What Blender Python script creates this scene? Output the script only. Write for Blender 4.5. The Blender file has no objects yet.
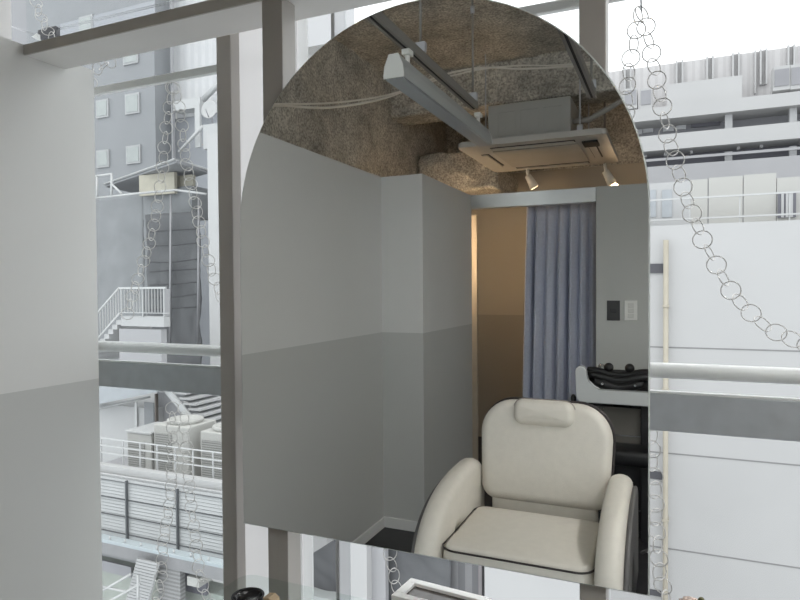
import bpy, bmesh, math, random
from mathutils import Vector, Matrix, noise
random.seed(7)
SC = bpy.context.scene
COL = SC.collection
PI = math.pi

# ------------------------------------------------------------------ camera
F = 621.0
CAM = Vector((0, 0, 1.40))
yc = Vector((672 - 400, 300 - 285, -F)).normalized()
xc = -Vector((-1020 - 400, 300 - 297, -F))
xc = (xc - yc * xc.dot(yc)).normalized()
zc = xc.cross(yc)
M3 = Matrix((xc, yc, zc))                     # camera vector -> world vector
cd = bpy.data.cameras.new('camera')
cd.sensor_width = 36.0
cd.lens = F / 800 * 36.0
cd.clip_start = 0.02
cam = bpy.data.objects.new('camera', cd)
COL.objects.link(cam)
cam.matrix_world = Matrix.Translation(CAM) @ M3.to_4x4()
SC.camera = cam

def ray(px, py):
    return M3 @ Vector((px - 400, 300 - py, -F))
def at(px, py, Y):                            # point seen at a pixel, standing at distance Y out of the window
    d = ray(px, py)
    return CAM + d * (Y / d.y)
MIR = 1.085                                   # distance of the mirror glass
def refl(px, py, Yv):                         # real point whose mirror image is seen at a pixel
    p = at(px, py, Yv)
    return Vector((p.x, 2 * MIR - p.y, p.z))

# ------------------------------------------------------------------ materials
MATS = {}
def mat(name, col, rough=0.6, metal=0.0, var=0.06, scale=6.0, bump=0.0, bscale=60.0, spec=0.5, emit=None, es=1.0):
    if name in MATS: return MATS[name]
    m = bpy.data.materials.new(name); m.use_nodes = True
    nt = m.node_tree; b = nt.nodes['Principled BSDF']
    b.inputs['Roughness'].default_value = rough
    b.inputs['Metallic'].default_value = metal
    b.inputs['Specular IOR Level'].default_value = spec
    tc = nt.nodes.new('ShaderNodeTexCoord')
    n = nt.nodes.new('ShaderNodeTexNoise'); n.inputs['Scale'].default_value = scale; n.inputs['Detail'].default_value = 5
    nt.links.new(tc.outputs['Object'], n.inputs['Vector'])
    r = nt.nodes.new('ShaderNodeValToRGB')
    r.color_ramp.elements[0].position = .3; r.color_ramp.elements[1].position = .7
    r.color_ramp.elements[0].color = tuple(c * (1 - var) for c in col) + (1,)
    r.color_ramp.elements[1].color = tuple(min(1, c * (1 + var)) for c in col) + (1,)
    nt.links.new(n.outputs['Fac'], r.inputs['Fac'])
    nt.links.new(r.outputs['Color'], b.inputs['Base Color'])
    if bump:
        n2 = nt.nodes.new('ShaderNodeTexNoise'); n2.inputs['Scale'].default_value = bscale; n2.inputs['Detail'].default_value = 6
        nt.links.new(tc.outputs['Object'], n2.inputs['Vector'])
        bp = nt.nodes.new('ShaderNodeBump'); bp.inputs['Strength'].default_value = bump; bp.inputs['Distance'].default_value = .01
        nt.links.new(n2.outputs['Fac'], bp.inputs['Height']); nt.links.new(bp.outputs['Normal'], b.inputs['Normal'])
    if emit:
        b.inputs['Emission Color'].default_value = tuple(emit) + (1,)
        b.inputs['Emission Strength'].default_value = es
    MATS[name] = m
    return m

def two_tone(name, up, low, zline, rough=.55):
    m = mat(name, up, rough, var=.015, scale=3, bump=.03, bscale=220)
    nt = m.node_tree; b = nt.nodes['Principled BSDF']
    g = nt.nodes.new('ShaderNodeNewGeometry'); s = nt.nodes.new('ShaderNodeSeparateXYZ')
    nt.links.new(g.outputs['Position'], s.inputs[0])
    c = nt.nodes.new('ShaderNodeMath'); c.operation = 'GREATER_THAN'; c.inputs[1].default_value = zline
    nt.links.new(s.outputs['Z'], c.inputs[0])
    mx = nt.nodes.new('ShaderNodeMix'); mx.data_type = 'RGBA'
    mx.inputs[6].default_value = tuple(low) + (1,)
    old = b.inputs['Base Color'].links[0].from_socket
    nt.links.new(c.outputs[0], mx.inputs[0]); nt.links.new(old, mx.inputs[7])
    nt.links.new(mx.outputs[2], b.inputs['Base Color'])
    return m

def stripes(name, c1, c2, axis, freq, rough=.6, duty=.5):
    """painted / woven stripes along one axis"""
    m = mat(name, c1, rough, var=.04)
    nt = m.node_tree; b = nt.nodes['Principled BSDF']
    g = nt.nodes.new('ShaderNodeNewGeometry'); s = nt.nodes.new('ShaderNodeSeparateXYZ')
    nt.links.new(g.outputs['Position'], s.inputs[0])
    mu = nt.nodes.new('ShaderNodeMath'); mu.operation = 'MULTIPLY'; mu.inputs[1].default_value = freq
    fr = nt.nodes.new('ShaderNodeMath'); fr.operation = 'FRACT'
    gt = nt.nodes.new('ShaderNodeMath'); gt.operation = 'GREATER_THAN'; gt.inputs[1].default_value = duty
    nt.links.new(s.outputs[axis], mu.inputs[0]); nt.links.new(mu.outputs[0], fr.inputs[0]); nt.links.new(fr.outputs[0], gt.inputs[0])
    mx = nt.nodes.new('ShaderNodeMix'); mx.data_type = 'RGBA'; mx.inputs[7].default_value = tuple(c2) + (1,)
    old = b.inputs['Base Color'].links[0].from_socket
    nt.links.new(gt.outputs[0], mx.inputs[0]); nt.links.new(old, mx.inputs[6]); nt.links.new(mx.outputs[2], b.inputs['Base Color'])
    return m

def glassmat(name, tint=(1, 1, 1), gloss=1.0, film=0.0, filmcol=(.9, .9, .9)):
    m = bpy.data.materials.new(name); m.use_nodes = True; nt = m.node_tree; nt.nodes.clear()
    o = nt.nodes.new('ShaderNodeOutputMaterial')
    t = nt.nodes.new('ShaderNodeBsdfTransparent'); t.inputs[0].default_value = tuple(tint) + (1,)
    g = nt.nodes.new('ShaderNodeBsdfGlossy'); g.inputs['Roughness'].default_value = .02
    f = nt.nodes.new('ShaderNodeFresnel'); f.inputs[0].default_value = 1.45
    k = nt.nodes.new('ShaderNodeMath'); k.operation = 'MULTIPLY'; k.inputs[1].default_value = gloss
    nt.links.new(f.outputs[0], k.inputs[0])
    mx = nt.nodes.new('ShaderNodeMixShader')
    gg = nt.nodes.new('ShaderNodeNewGeometry'); iv = nt.nodes.new('ShaderNodeMath'); iv.operation = 'SUBTRACT'; iv.inputs[0].default_value = 1
    k2 = nt.nodes.new('ShaderNodeMath'); k2.operation = 'MULTIPLY'
    nt.links.new(gg.outputs['Backfacing'], iv.inputs[1]); nt.links.new(k.outputs[0], k2.inputs[0]); nt.links.new(iv.outputs[0], k2.inputs[1]); k = k2
    nt.links.new(k.outputs[0], mx.inputs[0]); nt.links.new(t.outputs[0], mx.inputs[1]); nt.links.new(g.outputs[0], mx.inputs[2])
    last = mx
    if film > 0:
        tr = nt.nodes.new('ShaderNodeBsdfTranslucent'); tr.inputs[0].default_value = tuple(filmcol) + (1,)
        df = nt.nodes.new('ShaderNodeBsdfDiffuse'); df.inputs[0].default_value = tuple(filmcol) + (1,)
        m1 = nt.nodes.new('ShaderNodeMixShader'); m1.inputs[0].default_value = .35
        nt.links.new(tr.outputs[0], m1.inputs[1]); nt.links.new(df.outputs[0], m1.inputs[2])
        m2 = nt.nodes.new('ShaderNodeMixShader'); m2.inputs[0].default_value = film
        nt.links.new(mx.outputs[0], m2.inputs[1]); nt.links.new(m1.outputs[0], m2.inputs[2]); last = m2
    nt.links.new(last.outputs[0], o.inputs[0])
    MATS[name] = m
    return m

ZL = 1.138
wall_paint = two_tone('two_tone_grey_paint', (.70, .70, .685), (.54, .545, .53), ZL)
grey_paint = mat('plain_grey_paint', (.54, .55, .53), .55, var=.02, scale=3, bump=.03, bscale=220)
beige_paint = two_tone('two_tone_beige_paint', (.60, .55, .47), (.46, .42, .36), ZL)
white_paint = mat('white_paint', (.74, .74, .73), .5, var=.02)
taupe_board = mat('taupe_board', (.54, .52, .485), .5, var=.04, scale=12)
white_board = mat('white_board', (.88, .87, .85), .5, var=.02)
mullion_m = mat('dark_mullion_metal', (.42, .40, .375), .45, 0, var=.04)
sash_m = mat('light_sash_metal', (.62, .63, .65), .4, .2, var=.03)
white_metal = mat('white_coated_metal', (.90, .905, .905), .35, 0, var=.02)
steel = mat('brushed_steel', (.60, .615, .65), .38, .25, var=.06, scale=30)
lintel_m = mat('satin_steel', (.62, .63, .62), .3, .8, var=.05, scale=5)
concrete = mat('rough_concrete', (.66, .63, .575), .95, var=.42, scale=5, bump=1.0, bscale=26, spec=.1)
_n = concrete.node_tree.nodes
for _q in _n:
    if _q.type == 'TEX_NOISE' and _q.inputs['Scale'].default_value == 5: _q.inputs['Detail'].default_value = 14; _q.inputs['Roughness'].default_value = .75
_nt = concrete.node_tree; _b = _nt.nodes['Principled BSDF']; _old = _b.inputs['Base Color'].links[0].from_socket
_t2 = _nt.nodes.new('ShaderNodeTexCoord'); _n2 = _nt.nodes.new('ShaderNodeTexNoise'); _n2.inputs['Scale'].default_value = 75; _n2.inputs['Detail'].default_value = 8
_r2 = _nt.nodes.new('ShaderNodeValToRGB'); _r2.color_ramp.elements[0].position = .38; _r2.color_ramp.elements[1].position = .6
_r2.color_ramp.elements[0].color = (.62, .61, .59, 1); _r2.color_ramp.elements[1].color = (1.1, 1.1, 1.1, 1)
_m2 = _nt.nodes.new('ShaderNodeMix'); _m2.data_type = 'RGBA'; _m2.blend_type = 'MULTIPLY'; _m2.inputs[0].default_value = 1
_nt.links.new(_t2.outputs['Object'], _n2.inputs['Vector']); _nt.links.new(_n2.outputs['Fac'], _r2.inputs['Fac'])
_nt.links.new(_old, _m2.inputs[6]); _nt.links.new(_r2.outputs['Color'], _m2.inputs[7]); _nt.links.new(_m2.outputs[2], _b.inputs['Base Color'])
floor_m = mat('dark_floor_vinyl', (.030, .030, .033), .45, var=.2, scale=20)
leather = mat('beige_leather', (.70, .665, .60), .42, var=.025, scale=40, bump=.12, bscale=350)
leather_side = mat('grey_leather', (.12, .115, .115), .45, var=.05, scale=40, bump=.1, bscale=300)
piping_m = mat('dark_brown_piping', (.035, .028, .028), .5)
black_m = mat('black_rubber', (.012, .012, .013), .4, var=.2)
black_gloss = mat('black_gloss_plastic', (.016, .016, .018), .22, var=.2)
chrome = mat('chrome', (.75, .76, .78), .12, 1.0, var=.02)
basin_m = mat('basin_ceramic', (.66, .68, .68), .2, var=.02)
ac_m = mat('ac_plastic', (.58, .56, .53), .45, var=.02)
ac_body_m = mat('ac_body_metal', (.46, .46, .44), .45, .1, var=.03)
dark_slot = mat('dark_slot', (.02, .02, .02), .6)
lamp_m = mat('lamp_housing', (.48, .50, .50), .45, var=.02)
lamp_cap_m = mat('lamp_end_cap', (.72, .73, .70), .4, var=.02)
diffuser_m = mat('lamp_diffuser', (.46, .49, .53), .3, var=.02)
track_m = mat('track_rail_metal', (.33, .32, .30), .45, .3, var=.05)
curtain_m = mat('blue_grey_curtain', (.56, .585, .68), .85, var=.06, scale=60, bump=.2, bscale=500, spec=.15)
cable_m = mat('white_cable', (.90, .86, .80), .5, var=.05)
white_plastic = mat('white_plastic', (.88, .88, .85), .4, var=.02)
dark_plate_m = mat('charcoal_plate', (.045, .045, .047), .4)
ring_m = mat('pearly_ring', (.66, .64, .62), .3, .35, var=.05)
frame_m = mat('white_frame', (.93, .93, .92), .4, var=.02)
photo_m = mat('dark_glossy_print', (.06, .05, .045), .15, var=.6, scale=18)
wood_m = mat('beige_wood', (.50, .38, .24), .55, var=.15, scale=25)
pink_m = mat('pale_pink_petals', (.62, .50, .44), .8, var=.25, scale=60)
stem_m = mat('olive_leaf', (.16, .16, .08), .8, var=.2)
glass_m = glassmat('window_glass', (.97, .98, .98), .3)
shelf_glass_m = glassmat('clear_shelf_glass', (.93, .96, .95), 1.0)
film_m = glassmat('milky_film_glass', (.95, .95, .95), .5, .75, (.97, .97, .97))

# mirror
mirror_m = bpy.data.materials.new('mirror_silver'); mirror_m.use_nodes = True
b = mirror_m.node_tree.nodes['Principled BSDF']
b.inputs['Base Color'].default_value = (.925, .935, .92, 1); b.inputs['Metallic'].default_value = 1; b.inputs['Roughness'].default_value = 0.0

# ------------------------------------------------------------------ mesh helpers
def obj(name, bm, m, parent=None, smooth=False, loc=None):
    me = bpy.data.meshes.new(name)
    bmesh.ops.recalc_face_normals(bm, faces=bm.faces)
    if smooth:
        for f in bm.faces: f.smooth = True
    bm.to_mesh(me); bm.free()
    ms = m if isinstance(m, (list, tuple)) else [m]
    for x in ms: me.materials.append(x)
    o = bpy.data.objects.new(name, me); COL.objects.link(o)
    if loc is not None: o.location = loc
    if parent is not None:
        o.parent = parent
        if loc is None: o.matrix_parent_inverse = Matrix.Translation(-tot_loc(parent))
    return o
def tot_loc(o):
    v = Vector((0, 0, 0))
    while o is not None:
        v += o.location; 
        if o.parent is not None and o.matrix_parent_inverse != Matrix.Identity(4): v += o.matrix_parent_inverse.translation
        o = o.parent
    return v
def tag(o, label, cat, group=None, kind=None):
    o['label'] = label; o['category'] = cat
    if group: o['group'] = group
    if kind: o['kind'] = kind
    return o
def thing(name, label, cat, loc=(0, 0, 0), group=None, kind=None):
    o = bpy.data.objects.new(name, None); COL.objects.link(o); o.location = loc
    o.empty_display_size = .05
    return tag(o, label, cat, group, kind)
def struct(o, label=None, cat=None):
    o['kind'] = 'structure'
    if label: o['label'] = label
    if cat: o['category'] = cat
    return o
def NB(): return bmesh.new()
def box(bm, x0, x1, y0, y1, z0, z1, bev=0.0, seg=2, mi=0):
    r = bmesh.ops.create_cube(bm, size=1.0)
    vs = r['verts']
    for v in vs:
        v.co = Vector(((x0 + x1) / 2 + v.co.x * (x1 - x0), (y0 + y1) / 2 + v.co.y * (y1 - y0), (z0 + z1) / 2 + v.co.z * (z1 - z0)))
    if bev > 0:
        es = list({e for v in vs for e in v.link_edges})
        bmesh.ops.bevel(bm, geom=es, offset=bev, segments=seg, affect='EDGES', profile=.5)
    return bm
def boxo(name, m, x0, x1, y0, y1, z0, z1, parent=None, bev=0.0, seg=2, smooth=False):
    return obj(name, box(NB(), x0, x1, y0, y1, z0, z1, bev, seg), m, parent, smooth)
def tube(bm, pts, r, n=8, closed=False, caps=True):
    pts = [Vector(p) for p in pts]
    rings = []
    N = len(pts)
    up = None
    for i, p in enumerate(pts):
        if closed: t = pts[(i + 1) % N] - pts[i - 1]
        else: t = pts[min(i + 1, N - 1)] - pts[max(i - 1, 0)]
        t.normalize()
        if up is None: up = t.orthogonal().normalized()
        else:
            up = (up - t * up.dot(t))
            if up.length < 1e-6: up = t.orthogonal()
            up.normalize()
        w = t.cross(up)
        rr = r[i] if isinstance(r, (list, tuple)) else r
        rings.append([bm.verts.new(p + (up * math.cos(2 * PI * k / n) + w * math.sin(2 * PI * k / n)) * rr) for k in range(n)])
    for i in range(N if closed else N - 1):
        a, c = rings[i], rings[(i + 1) % N]
        for k in range(n):
            bm.faces.new((a[k], a[(k + 1) % n], c[(k + 1) % n], c[k]))
    if caps and not closed:
        bm.faces.new(rings[0][::-1]); bm.faces.new(rings[-1])
    return bm
def tubeo(name, m, pts, r, parent=None, n=8, closed=False):
    return obj(name, tube(NB(), pts, r, n, closed), m, parent, True)
def lathe(bm, prof, n=32, center=(0, 0, 0)):
    c = Vector(center); rings = []
    for (r, z) in prof:
        rings.append([bm.verts.new(c + Vector((r * math.cos(2 * PI * k / n), r * math.sin(2 * PI * k / n), z))) for k in range(n)])
    for a, d in zip(rings[:-1], rings[1:]):
        for k in range(n): bm.faces.new((a[k], a[(k + 1) % n], d[(k + 1) % n], d[k]))
    bm.faces.new(rings[0][::-1]); bm.faces.new(rings[-1])
    return bm
def prism(bm, pts, axis, a0, a1, bev=0.0, seg=2):
    """extrude a 2-D outline along an axis (0: outline in YZ, 1: outline in XZ, 2: outline in XY)"""
    def v3(p, a):
        return {0: Vector((a, p[0], p[1])), 1: Vector((p[0], a, p[1])), 2: Vector((p[0], p[1], a))}[axis]
    A = [bm.verts.new(v3(p, a0)) for p in pts]; B = [bm.verts.new(v3(p, a1)) for p in pts]
    n = len(pts)
    fs = [bm.faces.new(A), bm.faces.new(B[::-1])]
    for i in range(n): bm.faces.new((A[i], B[i], B[(i + 1) % n], A[(i + 1) % n]))
    if bev > 0:
        es = [e for f in fs for e in f.edges]
        bmesh.ops.bevel(bm, geom=es, offset=bev, segments=seg, affect='EDGES', profile=.5)
    return bm
def rrect(w, h, r, n=8, c=(0, 0)):
    out = []
    for cx, cy, a0 in ((w / 2 - r, h / 2 - r, 0), (-w / 2 + r, h / 2 - r, PI / 2), (-w / 2 + r, -h / 2 + r, PI), (w / 2 - r, -h / 2 + r, 1.5 * PI)):
        for k in range(n + 1):
            a = a0 + PI / 2 * k / n
            out.append((c[0] + cx + r * math.cos(a), c[1] + cy + r * math.sin(a)))
    return out
def puff(bm, outline, frame, t0, t1, inset=.05, crown=.012, steps=6, inner=5):
    """an upholstered pad: flat outline, edges rolled over by `inset`, faces crowned; frame = (origin, u, v, n)"""
    o, u, v, n = [Vector(q) for q in frame]
    N = len(outline)
    cx = sum(p[0] for p in outline) / N; cy = sum(p[1] for p in outline) / N
    # inward offset by shrinking along the outline's own normals
    def off(d):
        res = []
        for i in range(N):
            p0 = Vector(outline[i - 1]); p1 = Vector(outline[i]); p2 = Vector(outline[(i + 1) % N])
            t = (p2 - p0); t = t.normalized() if t.length > 1e-9 else Vector((1, 0))
            nn = Vector((-t.y, t.x))
            if nn.dot(Vector((cx, cy)) - p1) < 0: nn = -nn
            res.append(p1 + nn * d)
        return res
    def add(pts, h):
        return [bm.verts.new(o + u * p[0] + v * p[1] + n * h) for p in pts]
    loops = []
    tm = (t0 + t1) / 2; half = (t1 - t0) / 2
    for side in (-1, 1):
        seq = []
        for k in range(0 if side > 0 else 1, steps + 1):
            a = PI / 2 * k / steps
            seq.append((off(inset * (1 - math.cos(a))), tm + side * half * math.sin(a)))
        base = off(inset)
        for k in range(1, inner + 1):
            s = 1 - k / (inner + .5)
            pts = [Vector((cx + (p[0] - cx) * s, cy + (p[1] - cy) * s)) for p in base]
            seq.append((pts, tm + side * (half + crown * (1 - s * s))))
        loops.append([add(p, h) for p, h in seq])
    back, front = loops
    allr = back[::-1] + front
    for a, c in zip(allr[:-1], allr[1:]):
        for i in range(N):
            bm.faces.new((a[i], a[(i + 1) % N], c[(i + 1) % N], c[i]))
    bm.faces.new(allr[0][::-1]); bm.faces.new(allr[-1])
    return bm
def rectpx(x0, y0, x1, y1, Y):
    a = at(x0, y0, Y); c = at(x1, y1, Y)
    return min(a.x, c.x), max(a.x, c.x), min(a.z, c.z), max(a.z, c.z)
def boxpx(name, m, x0, y0, x1, y1, Y, depth, parent=None, bev=0.0):
    X0, X1, Z0, Z1 = rectpx(x0, y0, x1, y1, Y)
    return boxo(name, m, X0, X1, Y, Y + depth, Z0, Z1, parent, bev)

# ================================================================== THE ROOM
XP = -1.541        # partition face
PT = 2.035         # partition top
YW = 1.31          # inner face of the window posts
YB = -1.089; XJ = -1.286; YR = -2.002; XR = -.448
CZ = 2.95
boxo('floor', floor_m, -2.6, 1.9, -3.6, 1.60, -.12, 0)['kind'] = 'structure'
def rough_slab(name, x0, x1, y0, y1, z, th, axis=2, amp=.03, n=70):
    """concrete cast against rough boards: a displaced sheet with thickness"""
    bm = NB()
    vs = [[None] * (n + 1) for _ in range(n + 1)]
    for i in range(n + 1):
        for j in range(n + 1):
            u = x0 + (x1 - x0) * i / n; w = y0 + (y1 - y0) * j / n
            d = amp * (noise.noise(Vector((u * 2.2, w * 2.2, z))) + .5 * noise.noise(Vector((u * 7, w * 7, 3 + z))) + .3 * noise.noise(Vector((u * 19, w * 19, 9 + z))))
            vs[i][j] = bm.verts.new({2: Vector((u, w, z + d)), 0: Vector((z + d, u, w)), 1: Vector((u, z + d, w))}[axis])
    for i in range(n):
        for j in range(n):
            bm.faces.new((vs[i][j], vs[i + 1][j], vs[i + 1][j + 1], vs[i][j + 1]))
    r = bmesh.ops.extrude_face_region(bm, geom=bm.faces[:])
    for v in [g for g in r['geom'] if isinstance(g, bmesh.types.BMVert)]:
        v.co[axis] = z + th
    return struct(obj(name, bm, concrete, None, True))
rough_slab('ceiling', -2.6, 1.9, -3.6, 1.45, CZ, .2)
rough_slab('wall_left_upper', -3.6, 1.22, 0, CZ + .05, -1.93, -.2, axis=0, amp=.035)
# concrete beam across the ceiling
struct(obj('beam', box(NB(), -1.97, 1.85, -2.344, -2.074, 2.66, CZ + .02, .02), concrete))
bm = NB(); bmesh.ops.create_cube(bm, size=1.0); bmesh.ops.subdivide_edges(bm, edges=bm.edges[:], cuts=14, use_grid_fill=True)
for v in bm.verts:
    p_ = Vector((-1.58 + v.co.x * .66, -2.85 + v.co.y * .5, 2.32 + v.co.z * .32))
    q_ = noise.noise_vector(p_ * 5) * .045 + noise.noise_vector(p_ * 14) * .02
    v.co = p_ + q_
struct(obj('trim_3', bm, concrete, None, True), 'rough broken concrete lump under the air conditioner', 'concrete stub')
# low partitions, open at the top
struct(boxo('wall_left', wall_paint, XP - .09, XP, YB - .09, YW, 0, PT))
struct(boxo('wall_back', wall_paint, XP - .09, XJ, YB - .09, YB, 0, PT))
struct(boxo('wall_passage', wall_paint, XJ - .09, XJ, YR - .02, YB - .0905, 0, PT))
struct(boxo('wall_rear', grey_paint, XR, 1.79, YR - .09, YR, 0, PT))
struct(boxo('wall_right', grey_paint, 1.80, 1.9, -3.5, 1.45, 0, CZ))
struct(boxo('wall_corridor', beige_paint, -1.95, 1.79, -3.52, -3.40, 0, 2.42))
struct(boxo('wall_corridor_upper', concrete, -1.95, 1.79, -3.52, -3.38, 2.4205, CZ + .03))
# window wall: sill and jamb
struct(boxo('wall_front', white_paint, -2.6, 1.9, 1.315, 1.50, 0, .16))
struct(boxo('wall_front_jamb', white_paint, -2.6, -1.966, 1.225, 1.36, .1605, 3.1))
struct(boxo('wall_front_head', white_paint, -1.89, 1.9, 1.335, 1.55, 2.86, 3.1))
# baseboards
struct(boxo('baseboard_left', white_paint, XP + .0005, XP + .012, YB + .013, YW - .002, .001, .062, bev=.003))
struct(boxo('baseboard_back', white_paint, XP + .0005, XJ, YB + .0005, YB + .012, .001, .062, bev=.003))
struct(boxo('baseboard_passage', white_paint, XJ + .0005, XJ + .012, YR, YB - .001, .001, .062, bev=.003))
# satin steel lintel over the passage
struct(boxo('trim_1', lintel_m, XJ + .001, XR - .001, YR - .07, YR - .005, 1.94, 2.035, bev=.002), 'satin steel lintel over the curtained passage', 'lintel')

# window posts, transom and panes
win = thing('window_1', 'wide window of dark posts and clear panes behind the mirror', 'window', (0, 1.34, .16), kind='structure')
post_m = mat('warm_grey_post', (.56, .535, .505), .45, 0, var=.03)
p342 = at(342.5, 20, 1.35).x; p338 = at(338.5, 20, 1.35).x
for x0, x1, y1, m in ((-1.095, -1.048, 1.348, post_m), (p338, p342, 1.37, sash_m), (.62, .675, 1.37, mullion_m)):
    boxo('mullion', m, x0, x1, YW, y1, .1605, 2.859, win, bev=.003)
boxo('milky_pane', film_m, -.887, -.848, 1.36, 1.366, .1605, 2.859, win)['label'] = 'narrow strip covered with milky film'
boxo('pane', glass_m, -1.889, -1.10, 1.356, 1.362, .1605, 2.859, win)
boxo('milky_pane', film_m, -1.0475, -.872, 1.345, 1.351, .1605, 2.859, win)['label'] = 'narrow pane covered with milky film'
boxo('pane', glass_m, -1.889, -1.0955, 1.356, 1.362, .1605, 2.859, win)
boxo('pane', glass_m, -.871, p338 - .0005, 1.356, 1.362, .1605, 2.859, win)
boxo('pane', glass_m, p342 + .0005, .6195, 1.356, 1.362, .1605, 2.859, win)
boxo('pane', glass_m, .6755, 1.798, 1.356, 1.362, .1605, 2.859, win)

# guard rail outside the glass
gr = thing('guard_rail', 'white round handrail over flat steel bar outside the window', 'railing', (0, 1.43, .16))
zr = at(700, 372, 1.43).z
z1 = at(725, 396.7, 1.43).z; z0 = at(725, 435.5, 1.43).z
tubeo('handrail', white_metal, [(-1.95, 1.43, zr), (1.79, 1.43, zr)], .0165, gr, 16)
boxo('flat_bar', steel, -1.95, 1.79, 1.425, 1.437, z0, z1, gr, bev=.002)
boxo('cap_strip', white_metal, -1.95, 1.79, 1.424, 1.438, z1 + .0002, z1 + .005, gr)
for x in (-1.93, -.93, .72, 1.75):
    boxo('post', steel, x - .012, x + .012, 1.4385, 1.46, .1605, zr, gr, bev=.002)
    
# overhead board
ob = thing('overhead_board', 'long narrow board with taupe front edge fixed to the left wall above the mirror', 'shelf', (-.5, 1.15, 2.009))
boxo('board', white_board, XP + .001, 1.79, 1.102, 1.217, 2.009, 2.034, ob)
boxo('front_edge', taupe_board, XP + .001, 1.79, 1.096, 1.1015, 2.007, 2.034, ob, bev=.001)['label'] = 'taupe front edging'

# ================================================================== THE MIRROR
mx0, mx1 = -.784 * MIR, -.030 * MIR
R = (mx1 - mx0) / 2; mcx = (mx0 + mx1) / 2
mz0 = 1.40 - .4705 * MIR; mztop = 1.40 + .4935 * MIR
zs = mztop - R
mir = thing('arched_mirror', 'large frameless arched mirror fixed in front of the window', 'mirror', (mcx, MIR, mz0))
def arch(ins, n=64):
    r = R - ins
    return [(mx1 - ins, mz0 + ins)] + [(mcx + r * math.cos(PI * k / n), zs + r * math.sin(PI * k / n)) for k in range(n + 1)] + [(mx0 + ins, mz0 + ins)]
def face_between(bm, A, B, ya, yb):
    a = [bm.verts.new((p[0], ya, p[1])) for p in A]; c = [bm.verts.new((p[0], yb, p[1])) for p in B]
    n = len(a)
    for i in range(n): bm.faces.new((a[i], a[(i + 1) % n], c[(i + 1) % n], c[i]))
    return a, c
bm = NB(); A = arch(.0025)
bm.faces.new([bm.verts.new((p[0], MIR, p[1])) for p in A])
bk = [bm.verts.new((p[0], MIR + .0045, p[1])) for p in A]; bm.faces.new(bk[::-1])
bm.verts.ensure_lookup_table(); nA = len(A)
for i in range(nA): bm.faces.new((bm.verts[i], bm.verts[nA + i], bm.verts[nA + (i + 1) % nA], bm.verts[(i + 1) % nA]))
obj('mirror_glass', bm, mirror_m, mir)
bm = NB(); face_between(bm, arch(.0025), arch(0), MIR, MIR + .0025)
obj('polished_edge', bm, mat('polished_glass_edge', (.50, .54, .52), .35, 0), mir)['label'] = 'thin polished bevel around the mirror'
obj('backing', prism(NB(), arch(.001), 1, MIR + .0046, MIR + .014), mat('mirror_backing', (.10, .10, .10), .6), mir)
for side, xa, xb in (('left', -.797, -.746), ('right', -.146, -.102)):
    pt = thing('mirror_post', 'dark square post under the overhead board carrying the %s side of the arched mirror' % side, 'post', ((xa + xb) / 2, 1.125, 0), 'posts carrying the mirror')
    boxo('shaft', mullion_m, xa, xb, 1.1002, 1.150, .0125, 2.0085, pt, .002)
    boxo('foot_plate', steel, xa - .02, xb + .02, 1.085, 1.165, .0005, .0120, pt, .002)

# ================================================================== GLASS SHELF AND THE THINGS ON IT
ZS = .777
YS1 = 1.096; YS0 = .935
xs0 = at(246, 577, YS1).x; xs1 = .10
sh = thing('glass_table', 'narrow clear glass console table below the mirror', 'table', ((xs0 + xs1) / 2, 1.02, 0))
bm = prism(NB(), rrect(xs1 - xs0, YS1 - YS0, .03, 8, ((xs0 + xs1) / 2, (YS0 + YS1) / 2)), 2, ZS - .008, ZS)
obj('glass_top', bm, shelf_glass_m, sh)
for x in (-.66, -.02):
    boxo('leg', steel, x - .012, x + .012, 1.01, 1.03, .0125, ZS - .0085, sh, .002)
    boxo('foot', steel, x - .02, x + .02, .94, 1.08, .0005, .012, sh, .002)

# white box with a dark inset lid
ZB = .830
def on_z(px, py, z):
    d = ray(px, py); return CAM + d * ((z - CAM.z) / d.z)
p0 = on_z(411, 577.5, ZB); p1 = on_z(490, 597.5, ZB)
xd = p1 - p0; wb_ = xd.length + .004; ang = math.atan2(xd.y, xd.x); db_ = .078
wbx = thing('keepsake_box', 'white box with dark inset lid standing on the glass table under the mirror', 'box', (p0.x, p0.y, ZS + .0005))
wbx.rotation_euler = (0, 0, ang)
hb = ZB - ZS - .0005
def bx(name, m, parts, bev=.0012):
    bm = NB()
    for q in parts: box(bm, *q, bev)
    return obj(name, bm, m, wbx, loc=(0, 0, 0))
bx('body', frame_m, [(.001, wb_ - .001, -db_ + .001, -.001, 0, hb - .0125)])
rm = .017
bx('lid_rim', frame_m, [(0, wb_, -rm, 0, hb - .012, hb), (0, wb_, -db_, -db_ + rm, hb - .012, hb), (0, rm, -db_ + rm + .0001, -rm - .0001, hb - .012, hb), (wb_ - rm, wb_, -db_ + rm + .0001, -rm - .0001, hb - .012, hb)])
bx('lid_inset', photo_m, [(rm + .0003, wb_ - rm - .0003, -db_ + rm + .0003, -rm - .0003, hb - .0118, hb - .006)], 0)

# round dish, brush, dried flowers
dc = at(248, 606, .985); dc.z = ZS + .0005
di = thing('round_dish', 'black rimmed round dish at the left end of the glass table', 'dish', dc)
prof = [(.020, 0), (.026, .002), (.030, .010), (.031, .018), (.029, .018), (.027, .012), (.022, .006), (.001, .005)]
obj('bowl', lathe(NB(), [(r, z) for r, z in prof], 32, dc), black_gloss, di, True)
tubeo('rim', black_m, [dc + Vector((  .030 * math.cos(a * PI / 16), .030 * math.sin(a * PI / 16), .018)) for a in range(32)], .0022, di, 8, True)
bc = at(271, 602, .995)
br = thing('wooden_brush', 'small beige wooden brush standing beside the black dish', 'brush', (bc.x, .995, ZS + .0005))
bm = prism(NB(), [(-.012, .008), (.014, .008), (.012, .018), (.002, .024), (-.010, .022)], 1, -.012, .012, .002)
bmesh.ops.translate(bm, verts=bm.verts, vec=(bc.x, .995, ZS + .0005))
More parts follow.
